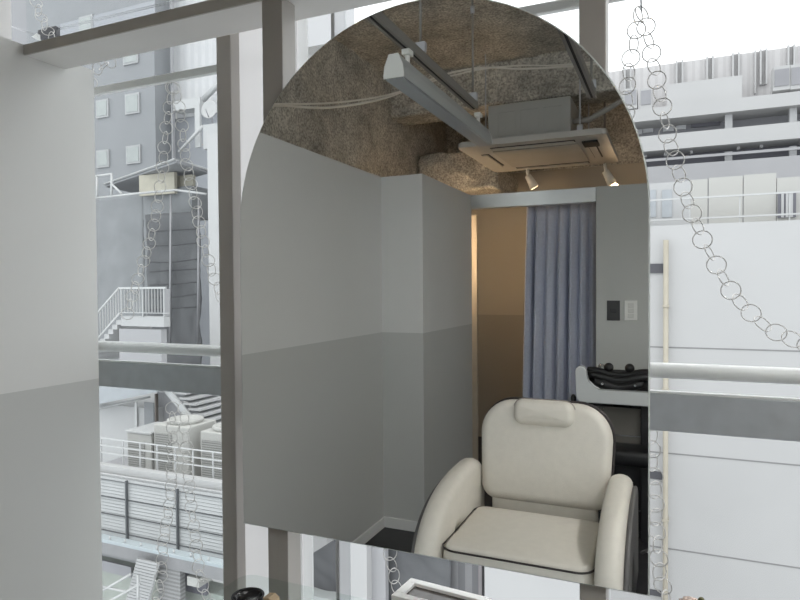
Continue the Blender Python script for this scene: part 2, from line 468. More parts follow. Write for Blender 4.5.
obj('handle', bm, wood_m, br)
obj('bristles', box(NB(), bc.x - .012, bc.x + .014, 0.984, 1.006, ZS + .0005, ZS + .0084, .002), mat('dark_bristles', (.05, .04, .03), .9), br)

vc = at(694, 597, 1.05)
fl = thing('dried_flower', 'dried pale pink flower in a small white vase right of the mirror', 'flower', (vc.x, 1.05, ZS + .0005))
obj('vase', lathe(NB(), [(.016, 0), (.024, .004), (.027, .03), (.018, .065), (.010, .085), (.012, .092), (.009, .092), (.008, .07)], 28, (vc.x, 1.05, ZS + .0005)), frame_m, fl, True)
tubeo('stem', stem_m, [(vc.x, 1.05, ZS + .02), (vc.x + .001, 1.05, ZS + .11), (vc.x + .004, 1.05, vc.z - .012)], .0016, fl)
bm = NB()
for k in range(26):
    a = random.random() * 2 * PI; e = random.uniform(-.2, 1.2)
    d = Vector((math.cos(a) * math.cos(e), math.sin(a) * math.cos(e), math.sin(e)))
    c0 = Vector((vc.x - .004, 1.05, vc.z - .012)) + Vector((d.x * .013, d.y * .01, d.z * .007))
    r_ = bmesh.ops.create_icosphere(bm, subdivisions=1, radius=.005)
    for v in r_['verts']: v.co = c0 + Vector((v.co.x * 1.3, v.co.y * 1.2, v.co.z * .7))
obj('petals', bm, pink_m, fl, True)
bm = NB(); bmesh.ops.create_uvsphere(bm, u_segments=12, v_segments=8, radius=.007)
for v in bm.verts: v.co = Vector((v.co.x * .8, v.co.y * .5, v.co.z * 1.2)) + Vector((vc.x + .010, 1.045, vc.z - .004))
obj('leaf', bm, stem_m, fl, True)

# ================================================================== THE SALON CHAIR (seen in the mirror)
cx = -.430
ch = thing('salon_chair', 'beige leather salon chair with dark piping facing the mirror', 'chair', (cx, .126, 0))
SH = .600; YF = .381; YBK = -.089; YS = -.03
# seat: box cushion with crowned top
bm = puff(NB(), rrect(.462, YF - YS, .05, 6), ((cx, (YF + YS) / 2, 0), (1, 0, 0), (0, 1, 0), (0, 0, 1)), SH - .12, SH, .022, .012)
obj('seat', bm, leather, ch, True)
loop = [(cx + p[0], (YF + YS) / 2 + p[1], SH - .012) for p in rrect(.460, YF - YS - .002, .05, 8)]
tubeo('seat_piping', piping_m, loop, .0032, ch, 8, True)
obj('seat_skirt', puff(NB(), rrect(.442, YF - YS - .015, .04, 5), ((cx, (YF + YS) / 2, 0), (1, 0, 0), (0, 1, 0), (0, 0, 1)), SH - .25, SH - .121, .012, 0), leather, ch, True)
# backrest pad, leaning back a little
bw, bh = .480, .372
lean = math.radians(9)
bu = Vector((1, 0, 0)); bv = Vector((0, -math.sin(lean), math.cos(lean))); bn = Vector((0, math.cos(lean), math.sin(lean)))
bo = Vector((cx, YBK - .05, .785))
def backline(w, h):
    # wider rounded shoulders above, tighter corners below
    out = []
    for cxx, cyy, r, a0 in ((w / 2, h / 2, .125, 0), (-w / 2, h / 2, .125, PI / 2), (-w / 2 + .008, -h / 2, .06, PI), (w / 2 - .008, -h / 2, .06, 1.5 * PI)):
        sx = 1 if cxx > 0 else -1; sy = 1 if cyy > 0 else -1
        for k in range(11):
            a = a0 + PI / 2 * k / 10
            out.append((cxx - sx * r + r * math.cos(a), cyy - sy * r + r * math.sin(a)))
    return out
obj('backrest', puff(NB(), backline(bw, bh), (bo, bu, bv, bn), -.03, .045, .035, .010), leather, ch, True)
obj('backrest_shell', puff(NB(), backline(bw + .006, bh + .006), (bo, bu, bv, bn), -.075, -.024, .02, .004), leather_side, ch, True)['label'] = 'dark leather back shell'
tubeo('backrest_piping', piping_m, [bo + bu * p[0] + bv * p[1] + bn * -.018 for p in backline(bw + .004, bh + .004)], .0055, ch, 8, True)
# headrest roll over the top
ho = bo + bv * (bh / 2 - .043) + bn * .045
hl = rrect(.222, .096, .036, 7)
hr_ = obj('headrest', puff(NB(), hl, (ho, bu, bv, bn), -.045, .028, .026, .006), leather, ch, True)
tubeo('headrest_seam', mat('seam_thread', (.33, .30, .27), .6), [ho + bu * p[0] + bv * p[1] + bn * -.004 for p in rrect(.224, .098, .036, 8)], .0018, hr_, 6, True)
# lower lumbar panel behind the seat
boxo('lumbar_panel', leather, cx - .19, cx + .19, -.15, -.088, SH - .15, SH + .03, ch, .012, 3, True)
# arms
def arm_outline():
    y0, y1, zb, zt = -.164, .431, SH - .24, .755
    pts = [(y0, zb), (y1 - .02, zb), (y1, zb + .02)]
    n = 20
    for k in range(n + 1):                       # front sweep rising to the top
        a = PI / 2 * k / n
        pts.append((y0 + .12 + (y1 - y0 - .12) * max(0, math.cos(a)) ** .74, zt - .30 + .30 * math.sin(a) ** .78))
    for k in range(1, 8):
        a = PI / 2 * k / 7
        pts.append((y0 + .12 - .12 * math.sin(a), zt - .09 + .09 * math.cos(a)))
    return pts
def inset_line(pts, d):
    N = len(pts); cxx = sum(p[0] for p in pts) / N; cyy = sum(p[1] for p in pts) / N; res = []
    for i in range(N):
        t = (Vector(pts[(i + 1) % N]) - Vector(pts[i - 1])).normalized(); nn = Vector((-t.y, t.x)); p1 = Vector(pts[i])
        if nn.dot(Vector((cxx, cyy)) - p1) < 0: nn = -nn
        res.append(tuple(p1 + nn * d))
    return res
for s in (-1, 1):
    inner = .232; wid = .088
    o3 = Vector((cx + s * (inner + wid / 2), 0, 0))
    A_ = obj('armrest', puff(NB(), arm_outline(), (o3, (0, 1, 0), (0, 0, 1), (s, 0, 0)), -wid / 2, wid / 2 - .012, .030, .004), leather, ch, True)
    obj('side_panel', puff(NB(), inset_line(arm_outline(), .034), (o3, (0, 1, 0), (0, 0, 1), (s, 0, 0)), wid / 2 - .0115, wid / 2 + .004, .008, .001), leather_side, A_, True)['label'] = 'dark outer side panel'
    tubeo('arm_piping', piping_m, [o3 + Vector((s * (wid / 2 - .016), p[0], p[1])) for p in inset_line(arm_outline(), .030)], .004, A_, 8, True)
# recline lever
tubeo('recline_lever', chrome, [(cx + .345, .10, .56), (cx + .372, .11, .58), (cx + .372, .15, .66), (cx + .370, .16, .69)], [.007, .007, .009, .006], ch, 10)
# base
obj('pedestal', lathe(NB(), [(.29, .0005), (.295, .008), (.28, .018), (.10, .032), (.05, .05), (.042, .06), (.042, SH - .255), (.09, SH - .253), (.09, SH - .2505)], 40, (cx, .126, 0)), chrome, ch, True)
fb = NB(); tube(fb, [(cx - .17, .436, .30), (cx - .17, .60, .17), (cx + .17, .60, .17), (cx + .17, .436, .30)], .011, 10)
obj('footrest', fb, chrome, ch, True)
for s in (-1, 1):
    tubeo('footrest_arm', chrome, [(cx + s * .17, .306, .362), (cx + s * .17, .441, .297)], .011, ch, 10)

# ================================================================== SHAMPOO STATION (seen in the mirror)
YVB = 3.55
bl = refl(575, 366, YVB); bb = refl(590, 403, YVB)
bx0 = bl.x; bx1 = bx0 + .54; bxm = bx0 + .225; bzt = bl.z; bzb = bb.z; byf = bl.y            # front faces +Y
ss = thing('shampoo_station', 'pale grey shampoo basin on black cabinet with black neck pad in front of rear wall', 'shampoo basin', ((bx0 + bx1) / 2, byf - .25, 0))
def cross(dz, n=8):
    pass
zr_ = bzt - .085
# front wall of the bowl with raised ears
def ear(sg, xe):
    pts = []
    for k in range(9):                            # rounded top of the ear
        a = PI * k / 8
        pts.append((xe + sg * (.030 - .030 * math.cos(a)), bzt - .030 + .030 * math.sin(a)))
    for k in range(1, 9):                         # sweep down to the rim
        a = PI / 2 * k / 8
        pts.append((xe + sg * (.060 + .070 * (1 - math.cos(a))), bzt - .030 - .097 * math.sin(a)))
    return pts
L_ = ear(1, bx0); R_ = ear(-1, bx1)
out = [(bx0 + .025, bzb), (bx0 + .006, bzb + .025)] + L_ + R_[::-1] + [(bx1 - .006, bzb + .025), (bx1 - .025, bzb)]
bm = prism(NB(), out, 1, byf - .05, byf, .006, 2)
for s in (0, 1):
    xa, xb = (bx0, bx0 + .03) if s == 0 else (bx1 - .03, bx1)
    box(bm, xa, xb, byf - .42, byf - .051, bzb, bzt - .095, .008)
box(bm, bx0 + .0305, bx1 - .0305, byf - .42, byf - .051, bzb, bzb + .03)
box(bm, bx0 + .0305, bx1 - .0305, byf - .42, byf - .39, bzb + .031, bzt - .10, .006)
obj('basin', bm, basin_m, ss)
# neck pad: dipped black cushion with rolls
npb = NB()
for (zz, yy, rr, wd) in ((bzt - .105, byf - .085, .030, .13), (bzt - .066, byf - .090, .026, .16), (bzt - .038, byf - .10, .020, .17)):
    pts = []
    for k in range(21):
        t = -1 + 2 * k / 20
        dip = -.028 * math.cos(t * PI * .5) ** 2
        pts.append((bxm + t * wd, yy, zz + dip + .012))
    tube(npb, pts, [rr * (1 - .35 * abs(-1 + 2 * k / 20) ** 4) for k in range(21)], 12)
for t in (-.055, .055):
    r_ = bmesh.ops.create_uvsphere(npb, u_segments=14, v_segments=10, radius=.026)
    bmesh.ops.translate(npb, verts=r_['verts'], vec=(bxm + t, byf - .10, bzt - .012))
pad = obj('neck_pad', npb, black_m, ss, True)
boxo('splash_back', black_m, bx0 + .04, bx1 - .04, byf - .17, byf - .125, bzb + .031, bzt - .03, ss, .01)
for t in (-.085, .085):
    bm = NB(); bmesh.ops.create_uvsphere(bm, u_segments=12, v_segments=8, radius=.008)
    bmesh.ops.translate(bm, verts=bm.verts, vec=(bxm + t, byf - .058, bzt - .10))
    obj('stud', bm, chrome, pad, True)
tubeo('faucet', chrome, [(bx0 + .10, byf - .30, bzb + .031), (bx0 + .10, byf - .30, bzt - .03), (bx0 + .11, byf - .28, bzt - .022), (bx0 + .15, byf - .24, bzt - .03)], .010, ss, 10)
bm = NB(); bmesh.ops.create_uvsphere(bm, u_segments=16, v_segments=10, radius=.022)
for v in bm.verts: v.co = Vector((v.co.x * .7, v.co.y, v.co.z * 1.15)) + Vector((bx0 - .0155, byf - .05, bzb + .01))
obj('hinge_cap', bm, black_m, ss, True)
# black cabinet under it
boxo('cabinet', black_gloss, bx0 + .06, bx1 - .02, byf - .40, byf - .10, .001, bzb - .001, ss, .006)
xpost = refl(644, 480, YVB).x
boxo('post', black_m, xpost - .018, xpost + .03, byf - .099, byf - .05, .001, bzb - .001, ss, .004)
boxo('glass_door', mat('smoked_panel', (.16, .15, .135), .18, .2), bx0 + .09, xpost - .02, byf - .099, byf - .088, .46, bzb - .03, ss, .002)
boxo('latch', chrome, bx0 + .115, bx0 + .145, byf - .0875, byf - .079, bzb - .05, bzb - .035, ss, .002)
for z, dp in ((.565, .02), (.42, .06), (.16, .05)):
    boxo('chrome_strip', chrome, bx0 + .10, xpost - .02, byf - .0875, byf - .085 + dp * .3, z, z + .006, ss)
for z, r_ in ((.60, .035), (.48, .045)):
    bm = puff(NB(), rrect(.36, .20, .08, 8), ((bx0 + .30, byf - .02, 0), (1, 0, 0), (0, 1, 0), (0, 0, 1)), z - r_, z + r_, .03, .01)
    if z == .48: obj('seat_pad', bm, black_m, ss, True)
    else: bm.free()

# ================================================================== CURTAIN, SWITCHES
YVC = 4.36
c0 = refl(527, 208, YVC); c1 = refl(600, 208, YVC)
cy = c0.y
cu = thing('curtain', 'blue grey pleated curtain hanging behind the steel lintel', 'curtain', ((c0.x + c1.x) / 2, cy, .02))
bm = NB(); n = 240; rows = 26
wN = 7.0
grid = []
for j in range(rows + 1):
    v = j / rows
    z = 1.965 - v * 1.93
    row = []
    for i in range(n + 1):
        u = i / n
        flare = 1 + .09 * v
        x = c1.x + .02 - (c1.x + .02 - c0.x) * (1 - u) * flare
        ph = 2 * PI * wN * u + .5 * math.sin(u * 9) + v * .5 * math.sin(u * 5)
        amp = (.016 + .032 * min(1, v * 5)) * (.75 + .25 * math.sin(u * 13 + 1))
        y = cy + amp * (math.sin(ph) + .25 * math.sin(2 * ph + .6))
        row.append(bm.verts.new((x, y, z)))
    grid.append(row)
for j in range(rows):
    for i in range(n): bm.faces.new((grid[j][i], grid[j][i + 1], grid[j + 1][i + 1], grid[j + 1][i]))
cl = obj('cloth', bm, curtain_m, cu, True)
sm = cl.modifiers.new('thickness', 'SOLIDIFY'); sm.thickness = .002
boxo('curtain_rail', white_metal, XJ + .002, XR + .25, cy - .012, cy + .012, 1.972, 1.99, cu, .003)
for k in range(9):
    x = c0.x + .02 + (c1.x - c0.x - .02) * k / 8
    tubeo('hook', white_plastic, [(x, cy, 1.975), (x, cy + .004, 1.955)], .003, cu, 6)

def plate(name, label, x0, y0, x1, y1, m, bm_, extra):
    a = refl(x0, y0, 2 * MIR - YR); c = refl(x1, y1, 2 * MIR - YR)
    cxp = (a.x + c.x) / 2; czp = (a.z + c.z) / 2
    t = thing(name, label, 'switch', (cxp, YR, czp))
    w = abs(a.x - c.x); h = abs(a.z - c.z)
    boxo('plate', m, cxp - w / 2, cxp + w / 2, YR + .0003, YR + .009, czp - h / 2, czp + h / 2, t, .002)
    for k in range(extra):
        zc_ = czp + h * (.26 - .26 * k) if extra == 3 else czp
        boxo('rocker', bm_, cxp - w * .22, cxp + w * .22, YR + .0092, YR + .0125, zc_ - h * .11, zc_ + h * .11, t, .0015)
plate('wall_control', 'charcoal control panel on rear wall beside the curtain', 607, 300.5, 620, 320.5, dark_plate_m, mat('control_screen', (.07, .07, .075), .2), 1)
plate('light_switch', 'white three rocker light switch beside the charcoal control panel', 624.5, 300.5, 637.5, 320.5, white_plastic, mat('rocker_white', (.74, .74, .71), .4), 3)

# ================================================================== CEILING FITTINGS (seen in the mirror)
ZT = 1.4 + .79 * 1.12
XT1 = -.81 * 1.12; XT2 = -.31 * 1.12
def track(label, x, y0, y1, rods):
    t = thing('lighting_track', label, 'lighting track', (x, (y0 + y1) / 2, ZT), 'lighting tracks hung from the concrete ceiling')
    bm = box(NB(), x - .018, x + .018, y0, y1, ZT + .012, ZT + .034)
    box(bm, x - .018, x - .006, y0, y1, ZT, ZT + .0119)
    box(bm, x + .006, x + .018, y0, y1, ZT, ZT + .0119)
    obj('rail', bm, track_m, t)
    boxo('slot', dark_slot, x - .0058, x + .0058, y0 + .001, y1 - .001, ZT + .003, ZT + .0118, t)
    for y in rods:
        tubeo('hanging_rod', track_m, [(x, y, ZT + .0345), (x, y, CZ + .04)], .0055, t)
        boxo('hanger_bracket', steel, x - .022, x + .022, y - .012, y + .012, ZT + .0346, ZT + .075, t, .003)
        tubeo('rod_nut', steel, [(x, y, CZ - .20), (x, y, CZ - .165)], .011, t, 6)
track('left of two grey lighting tracks, carrying the pendant lamp', XT1, -.85, .9, (-.82, -.12))
track('right of two grey lighting tracks, ending beside the air conditioner', XT2, -.91, .9, (-.87, .25))
# linear lamp under the first track
yn = 2 * MIR - 1.81 * 1.12; yf_ = 2 * MIR - 2.86 * 1.12
zb = 1.4 + .664 * 1.12; hw = .0385; hh = .083
lp = thing('linear_lamp', 'long white linear pendant lamp under the left lighting track', 'lamp', (XT1, (yn + yf_) / 2, zb))
prof = [(XT1 - hw, zb), (XT1 + hw, zb), (XT1 + hw, zb + .014), (XT1 + .034, zb + .045), (XT1 + .018, zb + hh), (XT1 - .018, zb + hh), (XT1 - .034, zb + .045), (XT1 - hw, zb + .014)]
prof2 = [(XT1 + (p[0] - XT1) * 1.04, zb - .001 + (p[1] - zb) * 1.03) for p in prof]
obj('housing', prism(NB(), prof, 1, yf_, yn - .0065), lamp_m, lp)
obj('end_cap', prism(NB(), prof2, 1, yn - .006, yn, .001), lamp_cap_m, lp)
obj('end_cap', prism(NB(), prof2, 1, yf_ - .0065, yf_ - .0005, .001), lamp_cap_m, lp)
boxo('diffuser', diffuser_m, XT1 - hw + .006, XT1 + hw - .006, yf_ + .005, yn - .01, zb - .004, zb - .0002, lp, .001)
for y in (yn - .13, yf_ + .12):
    bm = tube(NB(), [(XT1, y, zb + hh + .0002), (XT1, y, ZT - .0003)], .009, 10)
    box(bm, XT1 - .016, XT1 + .016, y - .022, y + .022, ZT - .022, ZT - .0004, .003)
    obj('track_adapter', bm, white_plastic, lp)

# ceiling cassette air conditioner
YA = 3.42 * 1.12; ZA = 1.4 + .795 * 1.12
ax0 = refl(457, 147, YA).x; ax1 = refl(606, 129, YA).x; ay1 = 2 * MIR - YA; ay0 = ay1 - .95
ac = thing('ceiling_air_conditioner', 'cassette air conditioner hung from rods above the steel lintel', 'air conditioner', ((ax0 + ax1) / 2, (ay0 + ay1) / 2, ZA))
acx = (ax0 + ax1) / 2; acy = (ay0 + ay1) / 2
pw = (ax1 - ax0) / 2; pd = (ay1 - ay0) / 2
obj('panel', prism(NB(), rrect(2 * pw, 2 * pd, .03, 6, (acx, acy)), 2, ZA, ZA + .035, .008, 3), ac_m, ac)
boxo('intake_grille', mat('intake_grille', (.50, .48, .45), .5), acx - pw * .60, acx + pw * .60, acy - pd * .60, acy + pd * .60, ZA - .008, ZA - .0003, ac, .003)
for s in (-1, 1):
    boxo('air_outlet', dark_slot, acx - pw * .58, acx + pw * .58, acy + s * pd * .76 - .028, acy + s * pd * .76 + .028, ZA - .001, ZA + .001, ac)
    boxo('flap', ac_m, acx - pw * .57, acx + pw * .57, acy + s * pd * .76 - .02, acy + s * pd * .76 + .02, ZA - .012, ZA - .004, ac, .002)
    boxo('air_outlet', dark_slot, acx + s * pw * .76 - .028, acx + s * pw * .76 + .028, acy - pd * .45, acy + pd * .45, ZA - .001, ZA + .001, ac)
    boxo('flap', ac_m, acx + s * pw * .76 - .02, acx + s * pw * .76 + .02, acy - pd * .44, acy + pd * .44, ZA - .012, ZA - .004, ac, .002)
boxo('sensor_window', dark_slot, acx + pw * .66, acx + pw * .86, acy + pd * .40, acy + pd * .70, ZA - .0125, ZA + .001, ac, .001)
YBD = 3.58 * 1.12
bx0_ = refl(488, 107, YBD).x; bx1_ = refl(570.6, 95, YBD).x; bzt_ = 1.4 + 1.06 * 1.12
body = boxo('body', ac_body_m, bx0_, bx1_, acy - .30, 2 * MIR - YBD, ZA + .0355, bzt_, ac, .004)
yb1 = 2 * MIR - YBD
for k in range(3):
    w = (bx1_ - bx0_)
    xa = bx0_ + w * (.12 + .28 * k); xb = xa + w * .22
    bm = NB(); zt_, zb_ = bzt_ - .05, ZA + .09
    for q in ((xa, xb, zt_ - .004, zt_), (xa, xb, zb_, zb_ + .004), (xa, xa + .004, zb_ + .004, zt_ - .004), (xb - .004, xb, zb_ + .004, zt_ - .004)):
        box(bm, q[0], q[1], yb1 + .0002, yb1 + .003, q[2], q[3])
    obj('pressed_panel', bm, ac_body_m, body)
for sx in (bx0_ - .03, bx1_ + .05):
    for sy in (acy - .2, yb1 - .05):
        tubeo('hanging_rod', steel, [(sx, sy, ZA + .036), (sx, sy, CZ + .03 if sy > -2.05 or sy < -2.36 else 2.67)], .005, ac)
        boxo('hanger', steel, min(sx, sx) - .018, sx + .018, sy - .015, sy + .015, ZA + .0845, ZA + .12, ac, .002)

# flexible drain hose and cables
tag(tubeo('drain_hose', mat('grey_hose', (.42, .40, .38), .6), [(bx1_ + .002, yb1 - .10, ZA + .16), (bx1_ + .10, yb1 - .08, ZA + .155), (bx1_ + .17, yb1 - .08, ZA + .19), (bx1_ + .30, yb1 - .14, ZA + .27), (bx1_ + .60, yb1 - .2, CZ - .02)], .018, None, 12),
    'grey drain hose curving from the air conditioner', 'hose')
def sag(pts, k=14):
    out = []
    for i in range(len(pts) - 1):
        for j in range(k): 
            p_ = [pts[max(i - 1, 0)], pts[i], pts[i + 1], pts[min(i + 2, len(pts) - 1)]]
            t = j / k
            out.append(.5 * ((2 * p_[1]) + (p_[2] - p_[0]) * t + (2 * p_[0] - 5 * p_[1] + 4 * p_[2] - p_[3]) * t * t + (3 * p_[1] - p_[0] - 3 * p_[2] + p_[3]) * t ** 3))
    return out + [pts[-1]]
def cpath(px): return sag([refl(x, y, Y) for x, y, Y in px])
tag(tubeo('cable', cable_m, cpath([(262, 107, 2.32), (282, 105.5, 2.55), (330, 107.5, 2.95), (385, 98, 3.3), (440, 76, 3.6), (480, 68, 3.75), (520, 69, 3.8), (560, 67, 3.85), (640, 60, 3.9)]), .0065), 'upper of two pale cables slung under the concrete ceiling', 'cable', 'cables under the ceiling')
tag(tubeo('cable', cable_m, cpath([(262, 105, 2.30), (282, 104, 2.53), (330, 103, 2.93), (385, 95.5, 3.28), (440, 79, 3.58), (480, 69.5, 3.73), (520, 65.5, 3.82), (560, 65, 3.87), (640, 57, 3.92)]), .005), 'lower of two pale cables slung under the concrete ceiling', 'cable', 'cables under the ceiling')

# spot lamps above the passage
def spot(label, px, py):
    p = refl(px, py, 4.75)
    t = thing('spot_lamp', label, 'lamp', p, 'spot lamps above the passage')
    tubeo('stem', white_plastic, [p + Vector((-.03, 0, .10)), p + Vector((-.02, 0, .03))], .012, t)
    d = Vector((.45, -.3, -.85)).normalized()
    tubeo('head', white_plastic, [p + Vector((-.025, 0, .045)), p + Vector((-.02, 0, .03)) + d * .09], [.024, .036], t, 18)
    e = p + Vector((-.02, 0, .03)) + d * .0905
    tubeo('bulb', mat('warm_bulb', (1, .8, .55), .4, emit=(1, .72, .45), es=1.5), [e, e + d * .004], .028, t, 18)
    bm = tube(NB(), [p + Vector((-.03, 0, .1002)), p + Vector((-.03, 0, CZ + .03 - p.z))], .008, 8)
    obj('rod', bm, track_m, t)
    return e + d * .03
e1 = spot('left of two white spot lamps above the steel lintel', 531, 181)
e2 = spot('right of two white spot lamps above the steel lintel', 609, 177)
# warm strip light round the corner of the passage, and the lit jamb
st = thing('strip_light', 'warm vertical strip light round the passage corner', 'lamp', (XJ - .42, -2.3, 0))
boxo('housing', white_plastic, XJ - .46, XJ - .42, -2.33, -2.27, .001, 1.92, st, .003)
boxo('tube', mat('warm_tube', (1, .8, .5), .4, emit=(1, .70, .42), es=36), XJ - .4195, XJ - .405, -2.32, -2.28, 1.45, 1.9, st, .003)
ja, jb = refl(473.2, 300, 4.72).x, refl(477, 300, 4.72).x
struct(boxo('trim_2', mat('jamb_paint', (.55, .50, .42), .5), ja - .05, jb, 2 * MIR - 4.74, 2 * MIR - 4.72, .001, 1.96), 'pale jamb strip at the left of the passage', 'jamb')

# added lamp on an added third track, out of view, to brighten the room
def fill_lamp(label, x, y0, y1):
    t = thing('linear_lamp', label, 'lamp', (x, (y0 + y1) / 2, zb))
    pr = [(p[0] - XT1 + x, p[1]) for p in prof]
    obj('housing', prism(NB(), pr, 1, y0, y1), lamp_m, t)
    boxo('diffuser', mat('fill_diffuser', (.9, .9, .9), .5, emit=(1, .98, .95), es=FILL_ES), x - hw + .004, x + hw - .004, y0 + .005, y1 - .005, zb - .006, zb - .0002, t, .001)
    for y in (y0 + .1, y1 - .1):
        tubeo('track_adapter', white_plastic, [(x, y, zb + hh + .0002), (x, y, ZT - .0003)], .009, t, 10)
FILL_ES = 31.0
track('added third lighting track, out of view over the right side of the room', .75, -.9, .9, (-.8, .8))
fill_lamp('added fill lamp, out of view on the added track over the right side of the room', .75, -.55, .75)

# ================================================================== RING CHAINS OUTSIDE
YCH = 1.56
RR = .0200
rb = NB(); tube(rb, [(RR * math.cos(2 * PI * k / 28), RR * math.sin(2 * PI * k / 28), 0) for k in range(28)], .0013, 6, True)
for f in rb.faces: f.smooth = True
ring_me = bpy.data.meshes.new('ring'); rb.to_mesh(ring_me); rb.free(); ring_me.materials.append(ring_m)
def resample(pts, step):
    out = [pts[0]]; acc = 0
    for a, c in zip(pts[:-1], pts[1:]):
        L = (c - a).length
        while acc + L >= step:
            t = (step - acc) / L
            a = a + (c - a) * t; out.append(a); L = (c - a).length; acc = 0
        acc += L
    return out
def chain(label, px, Y=YCH, hook=None):
    pts = sag([at(x, y, Y) for x, y in px], 10)
    cs = resample(pts, RR * 1.60)
    t = thing('ring_chain', label, 'chain', cs[0], 'chains of pale rings hung outside the window')
    for i, c in enumerate(cs):
        d = (cs[min(i + 1, len(cs) - 1)] - cs[max(i - 1, 0)]).normalized()
        view = Vector((.15, -1, 0)); w = (view - d * view.dot(d)).normalized()
        ang = (.30 if i % 2 else -.85) + random.uniform(-.25, .25)
        nz = Matrix.Rotation(ang, 3, d) @ w
        xx = d; yy = nz.cross(xx)
        o = bpy.data.objects.new('ring', ring_me); COL.objects.link(o)
        o.parent = t
        o.matrix_basis = Matrix.Translation(c - cs[0]) @ Matrix((xx, yy, nz)).transposed().to_4x4()
    if hook:
        h0 = at(hook[0], hook[1], Y); h1 = at(hook[2], hook[3], Y)
        tubeo('hook', steel, [h0, h1], .0022, t, 6)
    return t
chain('pale ring chain above the board at the left end', [(33, -14), (36, 2), (41, 17), (48, 31), (55, 44), (62, 56)])
chain('short pale ring chain looping under the board beside the left wall', [(93, 92), (91, 76), (97, 69), (106, 65), (116, 58)])
chain('left strand of pale rings hung from the transom beside the left wall', [(172, 88), (169, 108), (166, 130), (164, 150), (162, 172), (159, 195), (155, 220), (149, 245), (143, 263), (137, 282), (131, 300), (126, 320)], hook=(172, 76, 172, 86))
chain('right strand of pale rings hung from the transom, nearing the dark post', [(174, 88), (179, 106), (182, 126), (184, 146), (187, 166), (191, 184), (195, 202), (198, 217), (202, 236), (207, 256), (213, 274), (220, 293), (229, 312)])
chain('left strand of pale rings low in front of the grey slatted screen', [(172, 408), (173, 440), (172, 470), (170, 500), (166, 525), (163, 545), (162, 565), (160, 585), (155, 610)])
chain('right strand of pale rings low in front of the grey slatted screen', [(184, 408), (186, 440), (188, 470), (191, 505), (195, 535), (197, 555), (200, 575), (206, 595), (213, 615)])
chain('long curving strand of pale rings in front of the white building', [(642, 14), (646, 27), (649, 41), (652, 56), (655, 72), (659, 90), (663, 110), (667, 132), (672, 150), (677, 166), (681, 181), (686, 196), (691, 211), (697.5, 225), (703, 241), (711, 255), (719, 269.5), (727, 284), (736, 297.5), (748, 310), (760.5, 322), (775.5, 332), (794, 340), (815, 347), (840, 352)], hook=(641, 0, 641.5, 11))
chain('strand of pale rings disappearing behind the top right of the mirror', [(638, 16), (636, 33), (633, 48), (630, 63), (628, 79), (626.5, 95), (626, 112), (625, 140), (624, 165)])
chain('strand of pale rings hanging beside the lower right edge of the mirror', [(651, 408), (651.5, 440), (652, 455), (653, 470), (655, 486), (655, 501), (656, 516), (657, 531), (658, 546), (659, 561), (660, 575), (664, 590), (668, 606)])
chain('short strand of pale rings under the mirror above the picture frame', [(388, 530), (390, 550), (391, 563), (394, 576), (397, 589), (399, 604), (400, 620)])
# chain brackets and wires
bt = thing('wire_anchor', 'dark wire anchor behind the chain above the board', 'bracket', at(47, 34, 1.62))
X0, X1, Z0, Z1 = rectpx(40, 30, 58, 37, 1.62)
boxo('plate', mat('anchor_metal', (.10, .10, .11), .6), X0, X1, 1.61, 1.63, Z0 + .006, Z1 - .004, bt, .002)
bm = prism(NB(), [(X0, Z0 + .005), (X0 + .03, Z0 - .012), (X0 + .028, Z0 + .012)], 1, 1.585, 1.5995)
obj('clip', bm, white_metal, bt)
for k, dy in enumerate((0, 3)):
    tubeo('wire', steel, [at(5, 24 + dy * .3, 1.62), at(38, 35 + dy * .3, 1.62)], .0012, bt, 6)
    tubeo('wire', steel, [at(58, 28 + dy * .6, 1.62), at(230, -13 + dy * .6, 1.62)], .0012, bt, 6)
a = at(94.5, 97.5, 1.545); c = at(94.5, 90.5, 1.545)
cbx = at(642, 0, 1.545).x; a.z += .010; c.z += .012
cbar = tag(boxo('chain_bar', white_metal, -2.7, cbx, 1.545, 1.562, a.z, c.z, None, .003), 'pale horizontal bar outside the window carrying the ring chains', 'bar')

# ================================================================== OUTSIDE: RIGHT
EXT = .57  # darkens all outdoor colours in place of light, balancing the raised room exposure
_mat, _stripes = mat, stripes
def mat(name, col, *a, **k): return _mat(name + '_outdoor', tuple(c * EXT for c in col), *a, **k)
def stripes(name, c1, c2, *a, **k): return _stripes(name, c1, tuple(c * EXT for c in c2), *a, **k)
white_metal = mat('white_coated_metal', (.85, .86, .86), .35, .1, var=.02)
steel = mat('galvanised_steel', (.5, .5, .52), .4, .4)
ext_white = mat('exterior_white_render', (.80, .80, .80), .7, var=.025, scale=.8)
ext_white2 = mat('exterior_white_panel', (.76, .765, .77), .6, var=.02, scale=1)
ext_grey = mat('exterior_pale_grey', (.62, .62, .64), .7, var=.03, scale=1)
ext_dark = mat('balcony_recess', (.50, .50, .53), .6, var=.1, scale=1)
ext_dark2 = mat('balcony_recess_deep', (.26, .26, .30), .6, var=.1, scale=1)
joint_m = mat('panel_joint', (.42, .42, .42), .8)
cream_m = mat('cream_panel', (.77, .765, .73), .6, var=.02, scale=1)
beige_pipe = mat('beige_pipe', (.72, .66, .54), .5)
louver_m = stripes('ribbed_screen', (.92, .90, .90), (.83, .81, .81), 0, 4.2, .6, .6)
wall_Y = 12.0
zt_wall = at(725, 223, wall_Y).z
wx0 = at(520, 300, wall_Y).x; wx1 = at(1000, 300, wall_Y).x
wb = thing('white_building', 'blank white building wall filling the right of the window', 'building', ((wx0 + wx1) / 2, wall_Y, -9))
boxo('wall', ext_white, wx0, wx1, wall_Y, wall_Y + 3, -9, zt_wall, wb)
for y in (349, 458.5, 557):
    z = at(725, y, wall_Y).z
    boxo('joint', joint_m, wx0, wx1, wall_Y - .006, wall_Y - .0005, z - .012, z + .012, wb)
